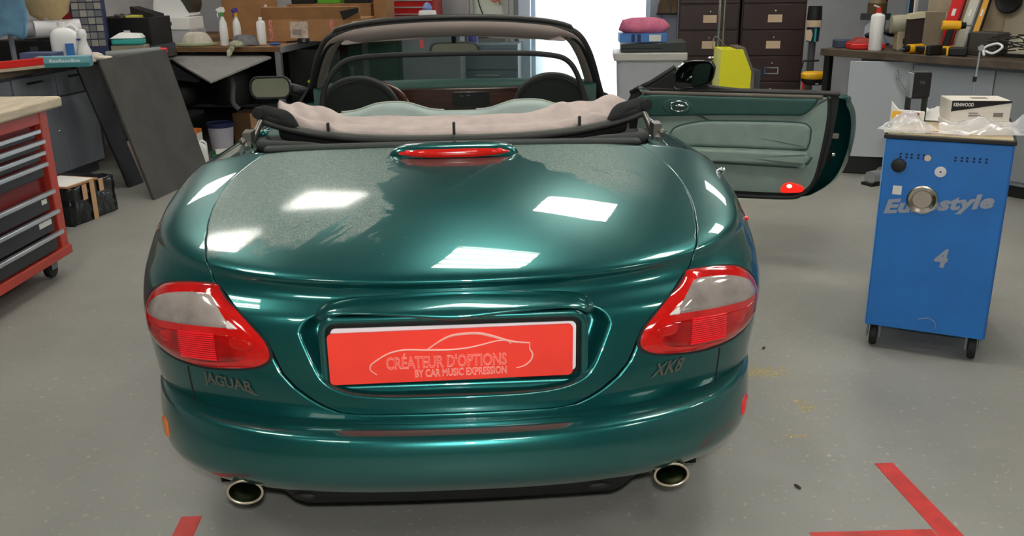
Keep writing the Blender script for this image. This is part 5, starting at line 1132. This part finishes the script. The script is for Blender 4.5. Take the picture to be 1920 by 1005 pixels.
ezs('work_lamp', 'round yellow and black lamp head on a red stand, left of the right bench', 'lamp', [('yellow_rim', MB().lathe([(.09,0),(.11,.015),(.112,.05),(.095,.065),(.02,.07)],24,(0,0,.64),sy=.8), M_yel, dict(smooth=50)),('black_face', MB().lathe([(.0,-.045),(.07,-.04),(.105,-.01),(.108,.012),(.09,.015)],24,(0,0,.64),sy=.8), M_blk, dict(smooth=50)),('painted_glint', MB().ell((.0,-.07,.615),(.016,.006,.006)), M_wpl),('red_stand', MB().tube([(-.08,.02,.62),(-.085,.02,.02)],.012,8), M_redp),('stand_foot', MB().bx(-.2,.04,-.1,.14,0,.02), M_redp),('hanger', MB().tube([(-.1,.06,.70),(-.08,.06,.79),(.05,.06,.79)],.008,6), M_blk)], (2.97,5.6,0))  # white blob on the black face is a modelled glint
ezs('water_bottle', 'blue and black dispenser bottle hanging left of the right bench', 'bottle', [('blue_bottle', MB().cyl((0,0,.0),(0,0,.16),.05,.055,16), mat('deep_blue_bottle',(22,44,66),.3)),('white_band', MB().cyl((0,0,.12),(0,0,.175),.062,.066,16), mat('cream_label',(0,0,0))),('black_top', MB().cyl((0,0,.175),(0,0,.29),.062,.055,16), M_blk),('teal_streak', MB().bx(-.008,.006,-.058,-.05,.0,.11), M_teal),('stand', MB().cyl((0,.0,-.9),(0,.0,0),.03,.03,10), M_dgrey)], (3.02,5.84,.935))
ezs('cloth_scrap', 'cream tag hanging on a wire beside the filing cabinet', 'tag', [('tag', MB().prism([(-.025,0),(.02,-.01),(.03,.05),(.015,.085),(-.03,.08)],0,.008,XZ), mat('cream_label',(0,0,0))),('wire', MB().tube([(0,0,0),(.005,0,-.95)],.004,5), M_steel)], (2.94,5.72,.955))
# ---- right bench: frame A + u along the front edge, n to the back
BA = Vector((2.86,5.24,0)); bu = Vector((.527,-.85,0)); bn_ = Vector((.85,.527,0)); BR = math.atan2(bu.y, bu.x)
def bp(s, d, z=0.): return BA+bu*s+bn_*d+Vector((0,0,z))
rb = thing('workbench', 'right workbench with worn dark top and grey steel fronts', 'workbench', BA, BR)   # local x along, y = -n? (rotated +90 = into the room wall)
MB().bx(0,2.6,.0,.72,.872,.925).build('bench_top', M_bwood, rb, bevel=.004)
MB().bx(.02,.07,.03,.08,0,.872).build('leg', M_blk, rb, smooth=0)
MB().bx(.02,.07,.62,.67,0,.872).build('leg', M_blk, rb, smooth=0)
MB().bx(.75,2.6,.10,.70,.09,.872).build('cupboard_body', mat('blue_grey_front',(134,140,148),.45), rb, smooth=0)
MB().bx(.0,.75,.55,.58,.0,.86).build('back_sheet', mat('slate_sheet',(84,90,100),.6), rb, smooth=0)
for i in range(3):
    MB().bx(.77+.6*i,1.36+.6*i,.08,.1,.12,.85).build('cupboard_door', mat('grey_door_%d' % (i % 2),[(140,146,152),(134,138,142)][i % 2],.4), rb, bevel=.004)
MB().bx(.75,2.6,.14,.66,.0,.09).build('plinth', M_blk, rb, smooth=0)
# loose glossy door leaning in front
ld_ = thing('loose_door', 'glossy pale grey cabinet door with silver handle standing under the right bench', 'door', (2.95,4.86,.14), R(-21))
MB().bx(0,.44,0,.02,0,.72).build('door_leaf', mat('glossy_pale_grey',(176,182,186),.18,coat=.6), ld_, bevel=.004)
MB().bx(.44,.46,-.004,.024,0,.72).build('dark_edge', mat('brown_edge_strip',(86,76,74),.5), ld_, smooth=0)
MB().tube(crs([(.33,-.02,.66),(.34,-.035,.60),(.38,-.035,.54),(.42,-.02,.49)],5),.008,8).build('handle', M_chr, ld_, smooth=180)
single(MB().bx(0,.42,.0,.22,0,.138), 'black_bin', M_blk, 'black crate on the floor supporting the loose cabinet door', 'crate', (2.97,4.88,0), R(-21), bevel=.01)
ezs('angle_grinder', 'small chrome and white motor on the floor under the right bench', 'motor', [('motor_body', MB().lathe([(.02,-.06),(.05,-.055),(.05,.05),(.03,.06)],16,(0,0,.055),'x'), M_alu),('fan_end', MB().lathe([(.03,.06),(.062,.062),(.062,.09),(.02,.092)],16,(0,0,.065),'x'), mat('dusty_metal',(150,140,132),.5,.5)),('mount', MB().bx(-.08,.06,-.05,.05,0,.02), M_blk)], (3.05,4.46,0), .4)
bk = thing('backing_board', 'beige backing board behind the right bench', 'board', bp(.42,.73,.93), BR)
MB().bx(0,2.3,0,.03,0,1.2).build('board', mat('beige_board',(176,166,146),.7,noise=.06,ns=3), bk, smooth=0)
MB().bx(.02,.62,-.02,0,.05,.62).build('translucent_sheet', mat('crinkled_beige_film',(170,156,132),.35,noise=.15,ns=6,bump=.3,bs=8), bk)
MB().tube(crs([(1.22,-.02,.5),(1.20,-.02,.3),(1.23,-.02,.15),(1.21,-.02,.05)],5),.004,5).build('yellow_cord', mat('yellow_cord',(196,180,90),.6), bk)
RZ = .926
# tall things at the near end of the bench
ezs('drill_press', 'small dark machine stand at the left end of the right bench', 'machine', [('base', MB().bx(-.10,.10,-.09,.09,0,.02), M_dgrey),('column', MB().cyl((.05,.05,.02),(.05,.05,.36),.016,.016,12), M_blk),('head', MB().bx(-.09,.09,-.06,.08,.20,.25), mat('dark_teal_grey',(50,58,60),.5)),('white_guard', MB().prism([(-.05,.02),(.03,.02),(.045,.17),(.0,.19),(-.045,.15)],-.05,-.04,XZ), mat('pale_lilac_guard',(178,182,196),.5)),('motor', MB().lathe([(.02,.25),(.07,.25),(.075,.33),(.05,.36)],18,(.0,.02,0)), mat('bronze_housing',(92,74,44),.5))], bp(.10,.52,RZ), BR)
ezs('aluminium_profile', 'tall blue and white profile standing at the back of the right bench', 'profile', [('profile_bar', MB().bx(-.02,.02,-.02,.02,0,.55), M_blk),('blue_edge', MB().bx(-.03,-.02,-.02,.02,.1,.55), mat('sky_blue_edge',(80,150,190),.5)),('white_edge', MB().bx(.02,.03,-.02,.02,.1,.55), M_wpl)], bp(.36,.62,RZ), BR)
ezs('red_case', 'open red tool case at the left end of the right bench', 'case', [('lower_shell', MB().bx(-.13,.13,-.08,.08,0,.045), M_redp, dict(bevel=.01)),('upper_shell', MB().hexa([(-.12,-.06,.045),(.12,-.06,.045),(.12,.08,.045),(-.12,.08,.045),(-.06,-.02,.085),(.11,-.03,.075),(.11,.07,.075),(-.06,.07,.085)]), mat('dark_red_case',(150,34,30),.5), dict(bevel=.006)),('sander', MB().ell((.05,.02,.10),(.06,.05,.025)), M_blk)], bp(.26,.20,RZ), R(-8))
single(MB().bx(-.085,.085,-.06,.06,0,.06), 'blue_tray', mat('steel_blue_tray',(62,76,96),.5), 'steel blue tray left of the red tool case', 'tray', bp(.07,.21,RZ), R(-8), bevel=.006)
ezs('orbital_sander', 'black and white power tool with transparent bag behind the red case', 'power tool', [('tool_body', MB().ell((0,0,.12),(.10,.06,.04)), M_blk),('white_card', MB().prism([(-.02,.0),(.09,-.01),(.05,.10),(-.01,.10)],-.02,-.01,XZ), mat('pale_lilac_card',(206,208,222),.6)),('blue_cap', MB().lathe([(.03,0),(.032,.05),(.012,.08),(.012,.1)],12,(-.10,0,.0)), mat('pale_blue_cap2',(130,170,214),.4)),('disc', MB().lathe([(.02,-.01),(.075,-.01),(.075,.01),(.02,.01)],18,(.15,.0,.09),'x'), mat('brown_disc',(112,88,66),.6))], bp(.36,.44,RZ), R(-10))
ezs('spray_bottle', 'tall white bottle with red cap on the right bench', 'bottle', [('bottle_body', MB().lathe([(.045,0),(.05,.01),(.05,.25),(.044,.262),(.02,.27),(.02,.275),(.002,.276)],20), M_wpl, dict(smooth=50)),('red_cap', MB().cyl((0,0,.27),(0,0,.315),.018,.014,12), M_redp),('nozzle', MB().tube([(0,0,.315),(-.04,0,.33)],.006,6), M_wpl)], bp(.40,.12,RZ))
ezs('bench_grinder', 'beige bench grinder next to the tall white bottle', 'grinder', [('motor', MB().lathe([(.03,-.11),(.065,-.105),(.07,-.06),(.07,.06),(.065,.105),(.03,.11)],20,(0,0,.19),'x'), mat('beige_grey_enamel',(162,160,138),.4), dict(smooth=50)),('pedestal', MB().bx(-.06,.06,-.06,.06,0,.14), mat('cream_casting',(178,166,138),.5), dict(bevel=.008)),('switch', MB().bx(-.02,.01,-.066,-.06,.05,.09), M_blk),('grinding_wheel', MB().lathe([(.02,.11),(.085,.112),(.085,.14),(.02,.142)],22,(0,0,.19),'x'), M_dgrey)], bp(.53,.28,RZ), R(-12))
ezs('cardboard_box', 'upright grey-brown carton with open flap on the right bench', 'box', [('carton', MB().bx(-.02,.12,-.06,.06,0,.29), mat('grey_brown_card',(134,122,104),.8,noise=.06,ns=5), dict(bevel=.003)),('dark_opening', MB().bx(-.11,-.02,-.055,.06,0,.25), mat('dark_inside',(44,34,34),.8)),('flap', MB().hexa([(-.13,-.07,.24),(-.02,-.07,.25),(-.02,.05,.25),(-.13,.05,.24),(-.11,-.05,.275),(-.02,-.05,.29),(-.02,.05,.29),(-.11,.05,.275)]), mat('pale_flap_card',(170,164,136),.8))], bp(.73,.20,RZ), R(-8))
# cordless tools
def drill(label, loc, rz, lying):
    t = thing('cordless_drill', label, 'drill', loc, rz, 'cordless drills on the right bench')
    Mx = Matrix.Rotation(R(90), 4, 'X') if lying else Matrix.Identity(4)
    def pt(mb, n, m, **k): 
        if lying: mb.xf(Matrix.Translation((0,0,.035)) @ Mx)
        mb.build(n, m, t, **k)
    pt(MB().cyl((-.07,0,.20),(.05,0,.20),.034,.032,16), 'motor_housing', M_yel, smooth=50)
    pt(MB().cyl((.05,0,.20),(.085,0,.20),.026,.02,14), 'chuck', M_blk)
    pt(MB().cyl((.085,0,.20),(.13,0,.20),.006,.006,8), 'drill_bit', M_steel)
    pt(MB().hexa([(-.055,-.02,.05),(-.01,-.02,.05),(-.01,.02,.05),(-.055,.02,.05),(-.03,-.02,.19),(.015,-.02,.19),(.015,.02,.19),(-.03,.02,.19)]), 'grip', M_blk, bevel=.008)
    pt(MB().bx(-.08,.04,-.035,.035,.0,.04), 'battery', M_blk, bevel=.008)
    pt(MB().bx(-.075,.03,-.032,.032,.04,.058), 'battery_collar', M_yel, bevel=.006)
drill('yellow and black cordless drill standing upright on the right bench', bp(.95,.20,RZ), R(-20), False)
drill('yellow and black cordless drill lying on its side on the right bench', bp(.93,.03,RZ), R(195), True)
ezs('battery_charger', 'black charger with yellow trim at the foot of the levels', 'charger', [('charger_body', MB().bx(-.06,.06,-.05,.05,0,.06), M_blk, dict(bevel=.01)),('yellow_trim', MB().bx(-.075,-.06,-.04,.04,.0,.06), M_yel, dict(bevel=.006))], bp(1.06,.12,RZ), R(-30))
# levels leaning on the board
def level(label, s, m, w, lean, dark=None):
    p0 = bp(s, .42, RZ); p1 = bp(s+lean, .66, RZ+.9)
    n = (p1-p0).normalized(); sd = bu*w/2; th = n.cross(bu).normalized()*.022
    mb = MB().hexa([tuple(q) for q in (p0-sd, p0+sd, p0+sd+th, p0-sd+th, p1-sd, p1+sd, p1+sd+th, p1-sd+th)])
    t = thing('spirit_level', label, 'level', p0, 0.); mb.xf(Matrix.Translation(-p0)); mb.build('level_body', m, t, bevel=.003)
    mb2 = MB().hexa([tuple(q) for q in (p0+sd*.9, p0+sd*1.25, p0+sd*1.25+th, p0+sd*.9+th, p1+sd*.9, p1+sd*1.25, p1+sd*1.25+th, p1+sd*.9+th)]); mb2.xf(Matrix.Translation(-p0))
    mb2.build('edge_strip', dark or M_steel, t)
    q = p0.lerp(p1, .28); mb3 = MB().hexa([tuple(v-p0) for v in (q-sd*.3-th*.15, q+sd*.3-th*.15, q+sd*.3, q-sd*.3, q-sd*.3-th*.15+n*.05, q+sd*.3-th*.15+n*.05, q+sd*.3+n*.05, q-sd*.3+n*.05)])
    mb3.build('vial', M_paper, t)
level('red spirit level leaning on the beige board', .76, mat('red_level_paint',(206,26,26),.4), .09, .05, mat('dark_red_level',(140,20,24),.4))
level('silver aluminium level between the red and the yellow one', .88, mat('pale_aluminium',(206,204,190),.35,.5), .075, .07)
level('yellow level leaning rightmost on the beige board', .97, mat('ochre_yellow',(222,164,60),.5), .045, .06, M_blk)
ezs('speaker', 'round black loudspeaker with silver cone on the beige board', 'speaker', [('ring', MB().lathe([(.055,0),(.095,0),(.098,-.02),(.085,-.035),(.06,-.02)],28,(0,0,0),'y'), M_blk, dict(smooth=50)),('cone', MB().lathe([(.062,-.012),(.03,.0),(.012,-.004)],24,(0,0,0),'y'), mat('silver_cone',(196,192,170),.25,.7)),('dust_cap', MB().ell((0,-.008,0),(.015,.01,.015)), M_chr)], bp(1.07,.70,1.29), BR)
ezs('speaker_box', 'dark square box at the foot of the beige board, behind the inspection mirror', 'box', [('box_body', MB().bx(-.10,.10,-.08,.08,0,.16), mat('dark_taupe_box',(66,62,56),.5), dict(bevel=.006)),('side_cover', MB().bx(-.115,-.10,-.07,.07,.01,.15), M_blk)], bp(1.17,.30,RZ), BR)
ezs('amplifier', 'cream flat device under a heap of cables, far right of the right bench', 'device', [('device_body', MB().bx(-.16,.20,-.02,.16,.02,.14), mat('cream_case',(206,202,178),.5), dict(bevel=.006)),('black_base', MB().bx(-.17,.21,-.03,.17,0,.02), M_blk),('panel_strip', MB().bx(-.10,.05,-.024,-.02,.142,.155), M_blk)], bp(1.48,.30,RZ), BR)
cb = MB(); rr = random.Random(2)
for j in range(9):
    cx, cy = rr.uniform(-.12,.16), rr.uniform(-.05,.05); r1 = rr.uniform(.04,.09)
    cb.tube([(cx+r1*1.5*math.cos(a), cy+r1*.6*math.sin(a)+.01*j-.04, .02+.035*j*.3+.05*(1+math.sin(a+j))*.5+.012) for a in np.linspace(j, j+5.2, 22)], .0045, 5)
single(cb, 'cable_heap', mat('black_cable',(22,22,22),.5), 'tangled heap of black cables far right on the right bench', 'cables', bp(1.42,.15,RZ), BR)
single(MB().tube(crs([(-.08,-.03,.02),(-.1,0,.07),(-.03,.02,.10),(.02,0,.08),(-.02,-.03,.04),(-.08,-.02,.05)],5), .008, 6), 'white_cable', M_wpl, 'loop of white cable left of the black cable heap', 'cables', bp(1.37,.07,RZ), BR)
# inspection rod standing behind the cart
ezs('inspection_mirror', 'round-headed silver inspection rod rising behind the boxed radio', 'tool', [('rod', MB().cyl((0,0,.0),(.03,0,1.02),.006,.006,8), M_alu),('round_head', MB().lathe([(.004,-.006),(.018,-.006),(.021,0),(.018,.008),(.008,.012)],20,(.032,0,1.045),'y'), M_chr),('collar', MB().cyl((.02,0,.84),(.0215,0,.87),.012,.012,10), M_blk),('foot', MB().lathe([(.02,0),(.09,.0),(.08,.02),(.01,.03)],18), M_dgrey)], (3.20,3.62,.0))
# ---- blue welding cart
CR = R(-29)
ct = thing('welding_cart', 'blue wheeled welding cart with worn lettering, right foreground', 'cart', (1.69,1.51,0), CR)
M_bl = mat('worn_blue_enamel',(36,116,196),.42,noise=.05,ns=5)
CW, CD = .445, .62
MB().bx(0,CW,.003,CD,.10,.885).build('cabinet', M_bl, ct, bevel=.006)
MB().bx(.004,CW-.004,-.002,.003,.104,.882).build('front_panel', M_bl, ct, bevel=.0015)
MB().bx(-.008,CW+.008,-.006,CD,.885,.90).build('black_edge', M_blk, ct, bevel=.003)
MB().bx(.004,CW-.004,.01,CD-.01,.898,.903).build('top_mat', mat('tan_top',(176,160,128),.7,noise=.1,ns=8), ct, smooth=0)
MB().bx(CW,CW+.005,.02,CD,.10,.885).build('side_panel', mat('darker_blue_enamel',(30,96,170),.45), ct, smooth=0)
MB().bx(-.005,0,.02,CD,.10,.885).build('side_panel', mat('pale_blue_edge',(150,180,206),.45), ct, smooth=0)
M_lt = mat('faded_grey_lettering',(150,158,172),.6)
ctx = lambda x0, x1, z0, z1, sl=0.: (lambda u, v, d: (x0+(x1-x0)*u, -.0035, z0+(z1-z0)*v+sl*u))
text_mb('Eurostyle', ctx(.022,.408,.565,.64,.06), bold=.05, shear=.18, spacing=1.06).build('maker_lettering', M_lt, ct, smooth=0)
text_mb('4', ctx(.228,.278,.385,.462), bold=.045, shear=.15).build('model_number', M_lt, ct, smooth=0)
M_hole = mat('dark_hole',(20,34,60),.7)
for gx in (.06,.255):
    for i, dx in enumerate((0,.022,.040,.064,.084,.106)):
        for dz in (0,.012): MB().cyl((gx+dx,-.003,.815+dz),(gx+dx,-.0015,.815+dz),.0045,.0045,8).build('vent_hole', M_hole, ct, smooth=0)
MB().lathe([(.02,.0),(.028,-.004),(.026,-.016),(.016,-.018)],18,(.058,-.003,.782),'y').build('black_knob', M_blk, ct)
MB().bx(.058,.085,-.02,-.008,.785,.80).build('knob_pointer', M_blk, ct, bevel=.004)
MB().lathe([(.012,0),(.0125,-.004),(.006,-.005)],18,(.158,-.003,.818),'y').build('white_button', mat('cream_button',(206,196,182),.5), ct)
MB().lathe([(.02,0),(.021,-.004),(.008,-.005)],20,(.209,-.003,.768),'y').build('round_sticker', mat('round_white_sticker',(222,220,222),.5), ct)
MB().cyl((.209,-.008,.768),(.209,-.0085,.768),.004,.004,8).build('sticker_dot', mat('purple_dot',(90,60,110),.5), ct)
MB().bx(.046,.079,-.005,-.003,.665,.70).build('white_tag', M_paper, ct, smooth=0)
dish_ = MB().lathe([(.01,-.006),(.036,-.007),(.038,-.014),(.050,-.020),(.056,-.018),(.058,-.010),(.054,.0)],32,(.157,-.003,.655),'y')
dish_.build('magnetic_bowl', mat('polished_steel_bowl',(222,216,206),.22,1.0), ct, smooth=40)
MB().lathe([(.002,-.0095),(.034,-.0095),(.036,-.007)],28,(.157,-.003,.655),'y').build('bowl_bottom', mat('dull_bowl_bottom',(176,166,156),.4,.7), ct)
MB().tube(crs([(.20,-.003,.155),(.235,-.003,.165),(.262,-.003,.15),(.268,-.003,.125)],5),.002,4).build('scratch', mat('pale_scratch',(120,140,170),.6), ct)
for x in (.035,CW-.035):
    for y in (.05,CD-.05):
        w = MB().lathe([(.02,-.016),(.046,-.014),(.05,0),(.046,.014),(.02,.016)],20,(x,y,.05),'x').build('caster', M_rub, ct)
        MB().prism([(x-.028,.04),(x-.022,.04),(x-.022,.094),(x+.022,.094),(x+.022,.04),(x+.028,.04),(x+.028,.10),(x-.028,.10)],y-.02,y+.02,XZ).build('caster_fork', M_steel, w)
# things on the cart (cart frame helper)
CM = Matrix.Translation((1.69,1.51,0)) @ Matrix.Rotation(CR, 4, 'Z')
def cp(x, y, z=.904): return CM @ Vector((x, y, z))
kb = thing('radio_box', 'white car radio box with black stripe lettered KENWOOD on the blue cart', 'box', cp(.30,.37,.925), CR+R(17))
kb.scale = (.9, .9, .95)
MB().bx(-.125,.125,-.09,.09,0,.088).build('carton', mat('white_glossy_card',(222,216,206),.4), kb, bevel=.002)
MB().prism([(-.1255,.042),(-.1255,.088),(.1255,.088),(.1255,.080)],-.0915,-.09,XZ).build('black_stripe', M_blk, kb, smooth=0)
text_mb('KENWOOD', lambda u, v, d: (-.118+.085*u, -.0922, .064+.015*v), bold=.02).build('brand_lettering', mat('white_print',(236,234,230),.5), kb, smooth=0)
[MB().bx(*q_).build('small_print', mat('grey_small_print',(128,122,116),.6), kb, smooth=0) for q_ in ((-.05,.0,-.0915,-.09,.022,.028),(-.05,-.01,-.0915,-.09,.034,.038),(.055,.095,-.0915,-.09,.02,.038))]
MB().bx(-.02,.05,-.02,.03,.088,.0885).build('top_print', mat('grey_top_print',(120,114,106),.6), kb, smooth=0)
single(MB().bx(-.12,.12,-.09,.09,0,.02), 'manual', M_paper, 'folded white leaflet under the radio box', 'leaflet', cp(.30,.37,.904), CR+R(17))
fs = thing('fascia_bracket', 'black radio mounting cage standing on the blue cart', 'bracket', cp(.085,.36), CR+R(20))
MB().bx(-.036,-.031,-.01,.05,0,.105).bx(.031,.036,-.01,.05,0,.105).bx(-.036,.036,-.01,.05,.0,.006).bx(-.036,.036,-.005,.0,.094,.105).build('cage', mat('dark_steel_cage',(70,68,66),.35,.8), fs, smooth=0)
MB().prism(rrect(-.032,.04,.10,.205,.008),-.015,.05,XZ).build('black_cover', M_blk, fs, bevel=.003)
MB().bx(-.042,-.032,-.016,.04,.10,.20).build('silver_side', M_alu, fs, smooth=0)
text_mb('TK', lambda u, v, d: (-.008+.026*u, -.0158, .155+.014*v), bold=.02).build('embossed_mark', mat('grey_emboss',(96,94,92),.5), fs, smooth=0)
def crumple(name, label, w, d, h, loc, rz, m, seed, tips=()):
    rn_ = random.Random(seed); n = 14; rows = []
    ph = [rn_.uniform(0,6) for _ in range(6)]
    for i in range(n+1):
        row = []
        for j in range(n+1):
            u, v = i/n*2-1, j/n*2-1
            e = (1-abs(u)**3)*(1-abs(v)**3)
            z = h*e*(.55+.3*math.sin(3*u+ph[0]+2*v)+.25*math.sin(5*v+ph[1]-2*u)) + .012*math.sin(9*u+ph[2])*math.sin(8*v+ph[3])*e+.004
            for (tu, tv, tz) in tips: z += tz*math.exp(-((u-tu)**2+(v-tv)**2)/.06)
            row.append((u*w/2*(1+.06*math.sin(4*v+ph[4])), v*d/2*(1+.08*math.sin(3*u+ph[5])), max(z, .003)))
        rows.append(row)
    return single(MB().grid(rows), name, m, label, 'bag', loc, rz, smooth=60)
crumple('plastic_bag', 'clear plastic bag in front of the radio box, with a raised right corner', .30, .17, .045, cp(.34,.155), CR+R(12), M_film, 4, ((.95,.3,.07),(-.9,.5,.03)))
crumple('plastic_bag', 'crumpled clear plastic bag at the left corner of the blue cart', .20, .17, .06, cp(.07,.13), CR+R(-10), M_film, 8, ((-.9,-.6,.01),))
for x, y, r_, m, lab in ((.10,.10,.2,mat('orange_white_leaflet',(222,196,176),.6,noise=.3,ns=30),'pale orange printed leaflet under the left plastic bag'),(.22,.09,-.1,mat('pale_pink_leaflet',(216,206,200),.6,noise=.15,ns=25),'pale pink leaflet at the front edge of the cart'),(.06,.06,.1,mat('green_grey_leaflet',(178,180,160),.6,noise=.25,ns=30),'greenish printed leaflet at the front left corner of the cart')):
    single(MB().bx(-.075,.075,-.04,.04,0,.004), 'leaflet', m, lab, 'leaflet', cp(x,y,.9035+.0045*(1 if 'orange' in lab else 0)+.0*x), CR+r_, smooth=0)
ezs('snack_packet', 'white packet with red and orange print behind the left plastic bag', 'packet', [('packet', MB().prism([(-.05,0),(.08,0),(.08,.05),(-.02,.055),(-.05,.09)],0,.02,XZ), M_paper, dict(bevel=.003)),('orange_print', MB().bx(-.045,-.01,-.002,0,.02,.05), M_yel),('red_print', MB().bx(-.008,.06,-.002,0,.03,.045), mat('wine_red_print',(140,40,40),.5))], cp(.04,.28), CR+.1)
crumple('white_tissue', 'white crumpled wrapper behind the mounting cage, left of the radio box', .16, .14, .05, cp(.16,.45), CR, mat('white_tissue_paper',(230,228,226),.7), 12)
